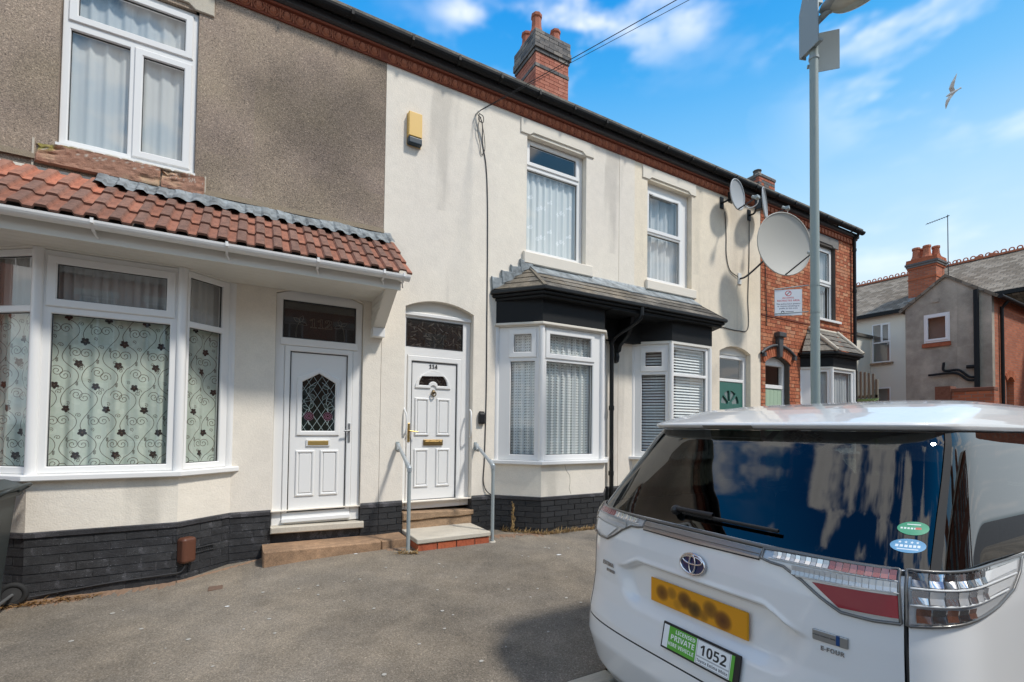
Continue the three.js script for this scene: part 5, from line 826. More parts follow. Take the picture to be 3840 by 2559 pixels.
dish('satellite_dish', 'small satellite dish under the gutter, left of the pair', 7.92, 5.98, .27, .24, .29, [.1, .05, .99], .34, [7.82, 5.9, .0], { mat: dishDark, lead: 1 });
dish('satellite_dish', 'small satellite dish under the gutter, edge-on, right of the pair', 8.72, 6.0, .3, .27, .3, [.4, .05, .91], .36, [8.66, 5.86, .0], { mat: dishDark, lead: 1 });
solo('black_cable', tube([[7.9, 5.75, .02], [7.95, 5.3, .012], [7.96, 4.9, .012], [8.06, 4.65, .012], [8.3, 4.55, .02]], .008, 50, 5), M.wire, 'thin cable looping from the left small dish to the wall bracket', 'cable');
solo('black_cable', tube([[8.65, 5.8, .02], [8.66, 5, .012], [8.62, 4.2, .012], [8.6, 3.55, .012], [8.3, 3.5, .012], [7.75, 3.52, .012]], .008, 60, 5), M.wire, 'cable dropping from the right small dish towards the green door', 'cable');
solo('black_cable', tube([[9.2, 6.0, .03], [9.18, 5.2, .025], [9.2, 4.3, .025], [9.22, 3.7, .025]], .009, 40, 5), M.wire, 'cable running down the left edge of the red brick wall', 'cable');
// ================================================================ lamp post and its signs
{
  const l = thing('lamp_post', 'grey green street lamp post standing on the pavement by the car', 'lamp post'), x = 5.31, z = 3.0, gM = std(L3(.3, .36, .34), .5, { bumpMap: sandbump, bumpScale: .0006 });
  part('base_column', l, cyl([x, gy(x, z) - .05, z], [x, 1.3, z], .075, .072, 16), gM); part('column', l, cyl([x, 1.3, z], [x, 6.1, z], .0455, .042, 18), gM); part('collar', l, cyl([x, 5.62, z], [x, 5.65, z], .05, .05, 16), M.galvDull);
  for (const y of [2.845, 3.135]) part('strap', l, cyl([x, y - .012, z], [x, y + .012, z], .0475, .0475, 16, true), gM);
  part('lantern_arm', l, cyl([x, 6.0, z], [x, 6.06, z + .18], .034), M.galvDull); part('lantern_canopy', l, sph(x, 6.09, z + .46, .15, .085, .4, 18), std(L3(.28, .3, .3), .5)); part('lantern_bowl', l, new THREE.SphereGeometry(1, 20, 10, 0, 6.2832, Math.PI / 2, Math.PI / 2).scale(.135, .2, .34).translate(x, 6.08, z + .5), phy(L3(.62, .57, .46), .25, { transmission: .45, thickness: 0 })); part('lamp_reflector', l, sph(x, 6.03, z + .46, .09, .04, .2), M.whitePlastic);
  const sc = cvs(512, 560, (c, W, H) => {
    c.fillStyle = '#e4e7ea'; c.fillRect(0, 0, W, H); c.textAlign = 'center'; c.strokeStyle = '#c0262d'; c.lineWidth = 14; c.beginPath(); c.arc(256, 82, 52, 0, 7); c.stroke(); c.beginPath(); c.moveTo(292, 46); c.lineTo(220, 118); c.stroke(); c.fillStyle = '#4b4b55'; c.save(); c.translate(256, 82); c.rotate(.7); c.fillRect(-7, -34, 14, 60); c.restore();
    c.fillStyle = '#c0262d'; c.font = 'bold 50px sans-serif'; c.fillText('ALCOHOL', 256, 196); c.fillText('RESTRICTED AREA', 256, 256, 480); c.fillStyle = '#2b3350'; c.font = 'bold 40px sans-serif'; c.fillText('The police have powers', 256, 324, 470); c.fillText('to restrict drinking in', 256, 372, 470); c.fillText('public in this area', 256, 420, 470); c.beginPath(); c.arc(150, 490, 34, 0, 7); c.fill(); c.fillStyle = '#e4e7ea'; c.beginPath(); c.arc(150, 490, 16, 0, 7); c.fill(); c.fillStyle = '#2b3350'; c.fillRect(205, 474, 150, 12); c.fillStyle = '#8890a0'; c.fillRect(205, 498, 190, 8);
  });
  const s = thing('street_sign', 'white sign reading alcohol restricted area, clamped to the lamp post', 'sign'), ang = Math.atan2(.75, .66);   // runs from the post away along (-.75, -.66)
  const mm = new THREE.Matrix4().makeBasis(V(.75, .0, .66), V(0, 1, 0), V(-.66, 0, .75)).setPosition(5.105, 2.955, 2.83); const face = part('face', s, new THREE.PlaneGeometry(.27, .282).translate(0, 0, .0045), std('#ffffff', .5, { map: sc })); face.applyMatrix4(mm); const pn = part('panel', s, B(-.137, .137, -.143, .143, -.003, .003), M.galvDull); pn.applyMatrix4(mm);
  for (const [y, h] of [[.15, .0], [-.118, 0]]) { const rd = part('rod', s, cyl([-.14, y + .0, .006], [.2, y + (y > 0 ? .03 : .012), .0], .006, .006, 6), M.galvDull); rd.applyMatrix4(mm); } 
  const p1 = thing('road_sign', 'grey back of a tall sign plate at the lamp post top', 'sign'), m1 = new THREE.Matrix4().makeBasis(V(-.34, 0, .94), V(0, 1, 0), V(-.94, 0, -.34)).setPosition(5.25, 0, 3.0); let q = part('plate', p1, EX([[-.15, 5.712], [.11, 5.712], [.11, 6.5], [0, 6.5], [-.09, 6.4], [-.15, 6.21]], 0, .012), M.galvDull); q.applyMatrix4(m1); q = part('channel', p1, B(-.13, .1, 5.735, 5.765, -.06, 0), M.galvDull); q.applyMatrix4(m1); q = part('channel', p1, B(-.13, .1, 6.15, 6.18, -.06, 0), M.galvDull); q.applyMatrix4(m1); q = part('flange', p1, B(-.15, -.14, 5.712, 6.2, -.07, 0), M.galvDull); q.applyMatrix4(m1);
  const p2 = thing('road_sign', 'grey back of a square sign plate on the right of the lamp post', 'sign'), m2 = new THREE.Matrix4().makeBasis(V(.68, 0, .73), V(0, 1, 0), V(-.73, 0, .68)).setPosition(5.4, 0, 2.985); q = part('plate', p2, B(-.06, .215, 5.522, 5.958, 0, .008), M.galvDull); q.applyMatrix4(m2); q = part('clip', p2, B(-.09, .02, 5.6, 5.63, -.03, 0), M.galvDull); q.applyMatrix4(m2); q = part('clip', p2, B(-.09, .02, 5.85, 5.88, -.03, 0), M.galvDull); q.applyMatrix4(m2);
}
// ================================================================ wheelie bin
{
  const b = thing('wheelie_bin', 'dark green wheelie bin at the left edge of the photo', 'bin'), gM = std(L3(.05, .058, .056), .5, { bumpMap: sandbump, bumpScale: .0008 }), y0 = gy(-1.8, .7), cx = -1.93, cz = .66;
  const quad = (w, d, y, dx = 0) => [[cx - w + dx, y, cz - d], [cx + w + dx, y, cz - d], [cx + w + dx, y, cz + d], [cx - w + dx, y, cz + d]];
  const loft = (levels) => { const pos = [], f = (a, c, e) => pos.push(...a, ...c, ...e); for (let i = 0; i < levels.length - 1; i++) for (let k = 0; k < 4; k++) { const a = levels[i][k], c = levels[i][(k + 1) % 4], e = levels[i + 1][(k + 1) % 4], h = levels[i + 1][k]; f(a, e, c); f(a, h, e); } const t = levels[levels.length - 1]; f(t[0], t[2], t[1]); f(t[0], t[3], t[2]); const u = levels[0]; f(u[0], u[1], u[2]); f(u[0], u[2], u[3]); const g = new THREE.BufferGeometry(); g.setAttribute('position', new THREE.Float32BufferAttribute(pos, 3)); return uvm(g); };
  part('body', b, loft([quad(.21, .2, y0 + .06, .04), quad(.225, .215, y0 + .25, .03), quad(.3, .275, y0 + .93, 0)]), gM); part('rim', b, PL(quad(.33, .295, 0).map(([x, , z]) => [x, z]), y0 + .91, y0 + .965, .012), gM); part('lid', b, loft([quad(.345, .305, y0 + .965, .0), quad(.34, .3, y0 + 1.0, 0), quad(.27, .23, y0 + 1.05, -.03)]), gM); part('handle', b, tube([[cx + .33, y0 + .95, cz - .2], [cx + .4, y0 + 1.0, cz - .19], [cx + .4, y0 + 1.0, cz + .19], [cx + .33, y0 + .95, cz + .2]], .014, 30, 8), gM);
  for (const z of [-.27, .27]) { const w = grp('wheel', b); part('tyre', w, new THREE.TorusGeometry(.078, .022, 8, 22).translate(cx + .3, y0 + .1, cz + z), M.rubber); part('rim', w, MG([new THREE.CylinderGeometry(.06, .06, .03, 16).rotateX(Math.PI / 2).translate(cx + .3, y0 + .1, cz + z), sph(cx + .3, y0 + .1, cz + z * 1.07, .02)]), std(L3(.05, .05, .05), .5)); } part('axle', b, cyl([cx + .3, y0 + .1, cz - .27], [cx + .3, y0 + .1, cz + .27], .012), M.steel);
  part('label', b, new THREE.PlaneGeometry(.1, .26).rotateY(0).rotateX(-.085).translate(cx + .22, y0 + .62, cz + .255), M.whitePlastic, 'white paper label');
  part('rib', b, bar([cx + .27, y0 + .85, cz + .27], [cx + .25, y0 + .6, cz + .25], .012, .02), gM);
}
// ================================================================ gull
{
  const g = thing('gull', 'white gull gliding in the sky right of the lamp post', 'bird'), c = V(21.08, 13.364, -.66), bm = std(L3(.85, .84, .82), .7), vd = c.clone().sub(camera.position).normalize(), rt = V(0, 1, 0).cross(vd.clone().negate()).normalize(), up = vd.clone().negate().cross(rt).normalize();
  const P = (a0, b0, d0 = 0) => { const a = a0 * .66, b = b0 * .66, d = d0 * .66; return c.clone().addScaledVector(rt, a).addScaledVector(up, b).addScaledVector(vd, d).toArray(); };
  part('body', g, (() => { const q = new THREE.LatheGeometry([[0, -.29], [.03, -.26], [.05, -.22], [.075, -.1], [.08, 0], [.06, .12], [.03, .22], [.05, .33], [0, .34]].map(([r, y]) => new THREE.Vector2(r * .66, y * .66)), 10); q.applyMatrix4(new THREE.Matrix4().makeBasis(up.clone().addScaledVector(rt, -.3).normalize(), rt.clone().addScaledVector(up, .3).normalize(), vd.clone()).setPosition(c)); return q; })(), bm);
  const wing = (pts) => { const pos = [], n = pts.length; for (let i = 0; i < n - 1; i++) { const [a, b, w, d] = pts[i], [a2, b2, w2, d2] = pts[i + 1]; const L = [P(a - w, b, d), P(a + w, b, d), P(a2 + w2, b2, d2), P(a2 - w2, b2, d2)], T2 = [P(a - w * .6, b, d - .025), P(a + w * .6, b, d - .025), P(a2 + w2 * .6, b2, d2 - .015), P(a2 - w2 * .6, b2, d2 - .015)]; for (const Q of [L, T2]) pos.push(...Q[0], ...Q[1], ...Q[2], ...Q[0], ...Q[2], ...Q[3]); for (const k of [0, 1, 2, 3]) { const j = (k + 1) % 4; pos.push(...L[k], ...L[j], ...T2[j], ...L[k], ...T2[j], ...T2[k]); } } const q = new THREE.BufferGeometry(); q.setAttribute('position', new THREE.Float32BufferAttribute(pos, 3)); return uvm(q); };
  part('wing', g, wing([[0, .05, .1, 0], [-.06, .25, .1, -.1], [.02, .5, .075, -.12], [.16, .82, .012, -.05]]), std(L3(.8, .78, .74), .7)); part('wing', g, wing([[-.02, -.05, .1, 0], [-.18, -.25, .09, -.1], [-.25, -.45, .06, -.1], [-.28, -.66, .012, -.05]]), std(L3(.8, .78, .74), .7));
}
// ================================================================ weeds, sand and litter at the foot of the walls
{
  const straw = std(L3(.42, .28, .12), .95, { side: THREE.DoubleSide }), blade = (x, y, z, h, lean, az) => { const w = .004; const tx = x + Math.cos(az) * lean, tz = z + Math.sin(az) * lean, mx = x + Math.cos(az) * lean * .3, mz = z + Math.sin(az) * lean * .3, px = -Math.sin(az) * w, pz = Math.cos(az) * w; const a = [x - px, y, z - pz], b = [x + px, y, z + pz], c = [mx - px, y + h * .6, mz - pz], d = [mx + px, y + h * .6, mz + pz], e = [tx, y + h, tz]; return [...a, ...b, ...d, ...a, ...d, ...c, ...c, ...d, ...e]; };
  const clump = (list) => { const pos = []; for (const q of list) pos.push(...q); const g = new THREE.BufferGeometry(); g.setAttribute('position', new THREE.Float32BufferAttribute(pos, 3)); return uvm(g); };
  const run = (A, Bp, n, hmax) => { const r = []; for (let i = 0; i < n; i++) { const t = rnd(), x = mix(A[0], Bp[0], t) + rr(-.01, .01), z = mix(A[1], Bp[1], t) + rr(.01, .09); r.push(blade(x, gy(x, z) - .004, z, rr(.01, hmax) * (rnd() < .2 ? 1.6 : 1), rr(.02, .1), rr(-1, 3.6))); } return clump(r); };
  solo('dry_weeds', run([3.05, .06], [3.47, .48], 240, .06), straw, 'dry straw weeds along the left splay of the second bay', 'weeds', null, 'stuff'); solo('dry_weeds', run([3.47, .48], [4.6, .48], 520, .06), straw, 'dry straw weeds along the front foot of the bay beside door 114', 'weeds', null, 'stuff'); solo('dry_weeds', run([-1.7, .36], [-1.1, .36], 260, .035), std(L3(.3, .16, .05), .95), 'brown dead weeds by the bin at the foot of the bay', 'weeds', null, 'stuff'); solo('dry_weeds', run([1.5, .5], [1.7, .6], 120, .04), straw, 'dead grass tuft beside the left handrail foot', 'weeds', null, 'stuff');
  const wp = thing('tall_weed', 'single tall dry weed standing against the black bay plinth', 'weed'); part('stem', wp, tube([[3.17, gy(3.2, .25), .24], [3.16, .3, .235], [3.18, .45, .23]], .005, 12, 5), straw); const r = []; for (let i = 0; i < 90; i++) { const t = rnd(); r.push(blade(3.17 + rr(-.02, .02), .2 + t * .32, .235 + rr(-.02, .02), rr(.015, .05), rr(.01, .03), rr(0, 6.3))); } part('leaves', wp, clump(r), straw);
  // sand: thin uneven fillets of reddish grit
  const sandM = std(L3(.31, .2, .13), .98, { bumpMap: sandbump, bumpScale: .008 });
  const fillet = (A, Bp, w, name, lab) => { const n = 150, pos = []; const [m, L] = runM(A, Bp); const prof = [...Array(n + 1)].map((_, i) => [L * i / n, w * clamp(.9 * low2(i / n * .9 + A[0], .3) + 1.3 * (mid(i / n * .8 + A[0], .2) - .5) + .5 * (grain(i / n * .2, A[0]) - .5), .04, 1), .003 + .014 * mid(i / n * .8, .7)]); for (let i = 0; i < n; i++) { const [x, a, h] = prof[i], [x2, a2, h2] = prof[i + 1]; const wy = (px, pz, add) => { const v = V(px, 0, pz).applyMatrix4(m); return [v.x, gy(v.x, v.z) + add, v.z]; }; const p = wy(x, 0, h), q = wy(x2, 0, h2), u = wy(x2, a2, -.002), v = wy(x, a, -.002), pm = wy(x, a * .5, h * .55), qm = wy(x2, a2 * .5, h2 * .55); pos.push(...p, ...pm, ...qm, ...p, ...qm, ...q, ...pm, ...v, ...u, ...pm, ...u, ...qm); } const g = new THREE.BufferGeometry(); g.setAttribute('position', new THREE.Float32BufferAttribute(pos, 3)); solo(name, uvm(g), sandM, lab, 'sand', null, 'stuff'); };
  fillet([-1.65, .33], [-.54, .33], .24, 'loose_sand', 'reddish sand along the foot of the left bay'); fillet([-.54, .33], [.2, .0], .06, 'loose_sand', 'thin line of sand between bay and stone step'); fillet([1.45, .36], [1.75, .5], .1, 'loose_sand', 'sand around the left handrail foot'); fillet([2.66, .25], [3.46, .46], .24, 'loose_sand', 'sand drift between doorstep and second bay'); fillet([3.46, .46], [4.7, .46], .14, 'loose_sand', 'sand along the front of the second bay');
  for (const [x, z, s, lab] of [[1.085, .395, .014, 'white scrap of litter by the stone step'], [3.12, 1.38, .02, 'white scrap of litter on the pavement before the second bay'], [-.1, 1.25, .012, 'tiny pale scrap of litter near the access cover']]) solo('litter_scrap', new THREE.IcosahedronGeometry(1, 0).scale(s * 1.6, s * .25, s).rotateY(x * 3).translate(x, gy(x, z) + .004, z), M.whitePlastic, lab, 'litter');
}
console.log('objects');
// ================================================================ white people carrier parked at the kerb, tail towards us
{
  const car = thing('parked_car', 'white people carrier parked at the kerb, seen from behind', 'car');
  const ZC = 4.3, A = .45, N = 4, AF = .95;
  const LV = [[.10, 1.86, .83, 6.4], [.2, 1.79, .875, 6.5], [.36, 1.745, .9, 6.55], [.5, 1.75, .9, 6.55], [.6, 1.772, .897, 6.5], [.7, 1.785, .893, 6.45], [.85, 1.785, .888, 6.3], [.95, 1.79, .884, 6.1], [1.05, 1.805, .872, 5.75], [1.1, 1.835, .855, 5.6], [1.25, 1.955, .82, 5.3], [1.4, 2.08, .785, 5.0], [1.52, 2.175, .755, 4.8], [1.56, 2.215, .735, 4.72]];
  const UP = [[1.562, 2.24, .718, 4.72], [1.57, 2.175, .732, 4.72], [1.585, 2.155, .736, 4.7], [1.597, 2.165, .735, 4.68], [1.62, 2.26, .728, 4.64], [1.645, 2.37, .715, 4.6], [1.67, 2.49, .695, 4.55], [1.69, 2.62, .67, 4.5], [1.71, 2.79, .62, 4.45], [1.725, 2.96, .54, 4.4], [1.737, 3.15, .4, 4.4], [1.744, 3.35, .2, 4.5], [1.746, 3.45, .06, 4.6]];
  const at4 = (T, y) => { let k = 1; while (k < T.length - 1 && T[k][0] < y) k++; const t = clamp((y - T[k - 1][0]) / (T[k][0] - T[k - 1][0])); return [1, 2, 3].map((q) => mix(T[k - 1][q], T[k][q], t)); };
  // outline point: ps 0 tail centre, 90 rear corner to side, 180 side to nose arc, 270 nose centre (sign: + right side)
  const out = (T, ps, y, d = 0) => {
    const [xr, hw0, xf] = at4(T, y), hw = Math.max(.02, hw0), g = Math.sign(ps) || 1, a = Math.abs(ps); let x, s;
    if (a <= 90) { const r = a * Math.PI / 180, S = Math.sin(r), C = Math.cos(r), rho = Math.pow(Math.pow(S / hw, N) + Math.pow(C / A, N), -1 / N); x = xr + A - rho * C; s = rho * S; } else if (a <= 180) { x = mix(xr + A, Math.max(xr + A + .1, xf - AF), (a - 90) / 90); s = hw; } else { const r = (270 - a) * Math.PI / 180, S = Math.sin(r), C = Math.cos(r), n = 3, rho = Math.pow(Math.pow(S / hw, n) + Math.pow(C / AF, n), -1 / n), xe = Math.max(xr + A + .1, xf - AF); x = xe + rho * C; s = rho * S; }
    return V(x, y, ZC + g * s);
  };
  const side = (e, y) => { const [xr, , xf] = at4(LV, y); return 90 + 90 * e / (xf - AF - xr - A); };        // ps for e metres ahead of the rear corner
  const nrm = (T, ps, y) => { const a = out(T, ps - .8, y), b = out(T, ps + .8, y), c = out(T, ps, y - .008), d = out(T, ps, y + .008); return b.sub(a).cross(d.sub(c)).normalize(); };
  const recess = (ps, y) => {                                  // hand hold lip and the number plate recess under it
    const a = Math.abs(ps); if (a > 58 || y < .45 || y > .9) return 0;
    const lip = .872 - .055 * sstep(36, 47, a), inS = 1 - sstep(42 - 12 * sstep(.8, .5, y), 50 - 8 * sstep(.8, .5, y), a);
    if (y > lip) return .006 * (1 - sstep(lip, lip + .03, y)) * inS;
    return -.04 * inS * sstep(.62, .69, y) * sstep(lip + .001, lip - .018, y);
  };
  const S = (ps, y, o = 0) => out(LV, ps, y).addScaledVector(nrm(LV, ps, y), o + recess(ps, y));
  function grid(f, us, vs) { const pos = [], idx = []; for (const v of vs) for (const u of us) pos.push(...f(u, v).toArray()); const n = us.length; for (let j = 0; j < vs.length - 1; j++) for (let i = 0; i < n - 1; i++) { const a = j * n + i; idx.push(a, a + 1, a + n, a + 1, a + n + 1, a + n); } const g = new THREE.BufferGeometry(); g.setAttribute('position', new THREE.Float32BufferAttribute(pos, 3)); g.setIndex(idx); g.computeVertexNormals(); return g; }
  const range = (a, b, n) => [...Array(n + 1)].map((_, i) => mix(a, b, i / n));
  const around = [...range(-270, -180, 14), ...range(-174, -96, 13), ...range(-90, 90, 150), ...range(96, 174, 13), ...range(180, 270, 14)];
  const paint = phy(L3(.87, .865, .84), .3, { clearcoat: 1, clearcoatRoughness: .04 }), trim = phy(L3(.16, .155, .145), .35, { metalness: .5, clearcoat: .4 }), tint = phy(L3(.1, .115, .115), .0, { transmission: 1, thickness: 0, ior: 1.75, specularIntensity: 1 }), clearG = phy(L3(.55, .6, .58), .0, { transmission: 1, thickness: 0, ior: 1.5 });
  // panels: bumper, tailgate and wings, roof
  part('bumper', car, grid((u, v) => S(u, v), around, range(.1, .462, 22)), paint);
  part('tailgate', car, grid((u, v) => S(u, v), range(-64.2, 64.2, 150), range(.47, 1.1, 84)), paint, 'white tailgate with hand hold lip');
  for (const g of [-1, 1]) part('wing', car, grid((u, v) => S(u * g, v), [...range(64.9, 90, 24), ...range(92, 178, 40), ...range(180, 270, 20)], range(.466, 1.1, 44)), paint);
  part('roof', car, grid((u, v) => out(UP, u, v), around, [1.562, 1.566, 1.57, 1.575, 1.58, 1.585, 1.59, 1.594, 1.597, ...range(1.602, 1.746, 36)]), paint, 'white roof with rear spoiler');
  // glass all round
  const vg = range(1.096, 1.562, 24), glassOut = (u, v) => S(u, v, -.004);
  part('rear_window', car, grid(glassOut, range(-68.6, 68.6, 130), vg), tint, 'dark tinted rear window');
  for (const g of [-1, 1]) {
    const e = (m, v) => g * side(m, v), strip = (m0, m1, n) => { const us = range(0, 1, n); return grid((u, v) => glassOut(e(mix(m0, m1, u), v), v), us, vg); };
    part('quarter_window', car, grid((u, v) => glassOut(g * (u < 1 ? mix(70.4, 90, u) : side((u - 1) * .95, v)), v), [...range(0, 1, 20), ...range(1.05, 2, 12)], vg), tint); part('pillar', car, strip(.95, 1.05, 2), M.black); part('sliding_door_window', car, strip(1.05, 2.0, 8), tint); part('pillar', car, strip(2.0, 2.08, 2), M.black);
    part('front_door_window', car, grid((u, v) => { const lim = (at4(LV, v)[2] - AF) - at4(LV, v)[0] - A; return glassOut(e(mix(2.08, Math.max(2.12, lim), u), v), v); }, range(0, 1, 8), vg), clearG);
    part('window_seal', car, grid((u, v) => S(g * u, v, -.001), range(68.4, 70.6, 3), vg), M.rubber);
  }
  for (const g of [-1, 1]) part('windscreen_pillar', car, grid((u, v) => glassOut(g * u, v), range(180, 212, 6), vg), paint);
  part('windscreen', car, grid((u, v) => glassOut(u > 0 ? 270 - u : -(270 + u), v), [...range(-58, -.01, 12), ...range(.01, 58, 12)], vg), clearG);
  part('underbody', car, grid((u, v) => out(LV, u, .1).lerp(V(4.1, .1, ZC), v), around, [0, .5, 1]), M.black);
  part('belt_seal', car, grid((u, v) => S(u, v, .003), around, [1.082, 1.096]), M.rubber);
  // polygon patches that follow the body
  function patch(poly, o) {
    const sg = new THREE.ShapeGeometry(shp(poly.map(([p, y]) => [p / 100, y]))), P = sg.attributes.position, I = sg.index, pos = [], uv = [];
    const rec = (a, b, c, d) => { const l = Math.max(Math.hypot(a[0] - b[0], a[1] - b[1]), Math.hypot(c[0] - b[0], c[1] - b[1]), Math.hypot(a[0] - c[0], a[1] - c[1])); if (l < .028 || d > 6) { for (const q of [a, b, c]) { const v = S(q[0] * 100, q[1], typeof o === 'function' ? o(q[0] * 100, q[1]) : o); pos.push(v.x, v.y, v.z); uv.push(q[0], q[1]); } return; } const m = (p, q) => [(p[0] + q[0]) / 2, (p[1] + q[1]) / 2], ab = m(a, b), bc = m(b, c), ca = m(c, a); rec(a, ab, ca, d + 1); rec(ab, b, bc, d + 1); rec(ca, bc, c, d + 1); rec(ab, bc, ca, d + 1); };
    for (let i = 0; i < I.count; i += 3) { const g = (k) => [P.getX(I.getX(k)), P.getY(I.getX(k))]; rec(g(i), g(i + 1), g(i + 2), 0); }
    let g = new THREE.BufferGeometry(); g.setAttribute('position', new THREE.Float32BufferAttribute(pos, 3)); g = mergeVertices(g, 1e-4); g.computeVertexNormals(); return g;
  }
  const line = (pts, r, o = 0, closed = false, n = 8) => { const q = []; const L = closed ? [...pts, pts[0]] : pts; for (let i = 0; i < L.length - 1; i++) for (let k = 0; k < n; k++) q.push(S(mix(L[i][0], L[i + 1][0], k / n), mix(L[i][1], L[i + 1][1], k / n), o)); if (!closed) q.push(S(...L[L.length - 1], o)); return new THREE.TubeGeometry(new THREE.CatmullRomCurve3(q, closed), q.length * 2, r, 6, closed); };
  const mir = (p, g) => p.map(([a, y]) => [a * g, y]);
  // garnish bar
  const bar2 = [[-35, 1.04], [0, 1.04], [35, 1.045], [35, 1.078], [0, 1.078], [-35, 1.078]];
  part('garnish_bar', car, patch(bar2, .009), phy(L3(.36, .34, .31), .3, { metalness: .75, clearcoat: .5 })); part('garnish_lip', car, line([[-62, 1.093], [-35, 1.09], [0, 1.09], [35, 1.09], [62, 1.096]], .009, .004, false, 14), trim); part('garnish_rib', car, line([[-34.6, 1.057], [0, 1.057], [34.6, 1.06]], .0025, .0095, false, 16), trim); part('garnish_edge', car, line([[-35, 1.04], [0, 1.038], [35, 1.043]], .004, .006, false, 16), M.rubber);
  // lamps
  const lens = phy('#ffffff', .0, { transmission: 1, thickness: 0, ior: 1.27 }), silver = std(L3(.6, .6, .59), .3, { metalness: .35 }), white = std(L3(.7, .7, .68), .35), ledM = phy(L3(.75, .75, .75), .2, { metalness: .4 }), redM = phy(L3(.3, .002, .012), .5), redDim = phy(L3(.36, .12, .12), .2, { clearcoat: 1 }), amber = phy(L3(.12, .05, .03), .2, { clearcoat: 1 });
  const sideP = (e, y) => side(e, y);
  for (const g of [-1, 1]) {
    const inner = mir([[35.6, 1.084], [42, 1.09], [54, 1.094], [63.2, 1.098], [63.7, .937], [59.8, .93], [55, .932], [51.4, .963], [47.4, 1.005], [42.5, 1.04], [38.7, 1.043], [35.6, 1.05]], g), outer = mir([[64.4, 1.1], [75, 1.1], [90, 1.1], [sideP(.31, 1.095), 1.095], [sideP(.26, 1.06), 1.06], [sideP(.15, 1.0), 1.0], [90, .972], [78, .957], [71, .946], [64.6, .935]], g);
    for (const [nm, poly] of [['tail_lamp_inner', inner], ['tail_lamp_outer', outer]]) {
      const L = grp(nm, car, g < 0 ? 'left clear tail lamp' : 'right clear tail lamp');
      part('housing', L, patch(poly, .003), silver); part('rim', L, line(poly, .0055, .006, true), trim); part('lens', L, patch(poly, .016), lens);
    }
    const inn = car.children[car.children.length - 2], ou = car.children[car.children.length - 1];
    const chromeC = std(L3(.72, .72, .73), .12, { metalness: .9 }), smoke = std(L3(.2, .2, .2), .15, { metalness: .9 }), rosy = std(L3(.4, .2, .2), .25, { metalness: .4 }), rosyB = std(L3(.34, .14, .14), .25, { metalness: .4 });
    const cells = (L, p0, p1, n, ya, yb, ma, mb) => { for (let k = 0; k < n; k++) { const a = mix(p0, p1, k / n), b = mix(p0, p1, (k + .9) / n), y0 = mix(ya[0], ya[1], k / n), y1 = mix(yb[0], yb[1], k / n), mm = (y0 + y1) / 2; for (const [q0, q1, up] of [[y0, mm, 0], [mm, y1, 1]]) part('reflector_cell', L, patch(mir([[a, q0], [b, q0], [b, q1], [a, q1]], g), (p, y) => { const t = clamp((Math.abs(p) - a) / (b - a)), v = (y - q0) / (q1 - q0); return .005 + .006 * Math.abs(2 * t - 1) + .004 * (up ? v : 1 - v); }), (k % 2 ? mb : ma)(k / n)); } };
    cells(inn, 39.5, 63, 20, [1.058, 1.064], [1.08, 1.093], (t) => (t > .5 ? rosy : silver), (t) => (t > .5 ? rosyB : chromeC)); cells(inn, 45, 63.2, 18, [1.02, 1.033], [1.05, 1.058], () => silver, () => silver);
    cells(ou, 65.2, 84, 7, [1.054, 1.056], [1.092, 1.092], () => smoke, () => chromeC); cells(ou, 65.2, 84, 7, [1.006, 1.01], [1.045, 1.045], () => chromeC, () => silver); cells(ou, 65.8, 78, 5, [.95, .97], [.992, .996], () => amber, () => smoke);
    part('divider', inn, line(mir([[38, 1.055], [48, 1.058], [63.2, 1.062]], g), .0028, .009, false, 10), white); part('divider', inn, line(mir([[46, 1.017], [54, 1.022], [63.4, 1.03]], g), .0028, .009, false, 10), white);
    part('red_reflector', inn, patch(mir([[49.6, 1.01], [63.2, 1.022], [63.4, .953], [54.6, .947]], g), .0105), g > 0 ? redM : white, g > 0 ? 'red fog reflector' : 'clear reversing reflector');
    part('divider', ou, line(mir([[65, 1.05], [80, 1.05], [sideP(.2, 1.05), 1.05]], g), .004, .008, false, 10), white); part('divider', ou, line(mir([[65, 1.0], [80, 1.005], [sideP(.1, 1.01), 1.01]], g), .004, .008, false, 10), white); part('reflector_block', ou, patch(mir([[84, 1.056], [sideP(.22, 1.06), 1.062], [sideP(.24, 1.08), 1.085], [84, 1.086]], g), .008), white); part('reflector_block', ou, patch(mir([[84, 1.012], [sideP(.13, 1.01), 1.018], [sideP(.2, 1.04), 1.044], [84, 1.044]], g), .008), white);
    part('bumper_reflector', car, patch(mir([[70, .215], [80, .25], [80, .285], [70, .25]], g), .004), redM);
    part('panel_gap', car, line(mir([[64.5, .935], [64.6, .85], [64.7, .76], [64.6, .6], [64.5, .47]], g), .004, -.002, false, 10), M.rubber);
  }
  part('tailgate_gap', car, grid((u, v) => S(u, v, -.006), around, [.455, .475]), M.rubber);
  // high brake lamp under the spoiler
  part('brake_lamp', car, grid((u, v) => out(UP, u, v).add(V(-.004, -.002, 0)), range(-28, 6, 20), [1.564, 1.574, 1.586]), std(L3(.3, .28, .24), .25));
  // badge helpers: place flat things on the tail by frame
  const frame = (ps, y, o = .004, roll = 0) => { const n = nrm(LV, ps, y), p = S(ps, y, o), r = S(ps + .6, y).sub(S(ps - .6, y)).normalize(), u = n.clone().cross(r).normalize(); const m = new THREE.Matrix4().makeBasis(r, u, n).setPosition(p); return m.multiply(new THREE.Matrix4().makeRotationZ(roll)); };
  const put = (nm, geo, mat, ps, y, o, lab, roll) => { const q = part(nm, car, geo, mat, lab); q.applyMatrix4(frame(ps, y, o, roll)); return q; };
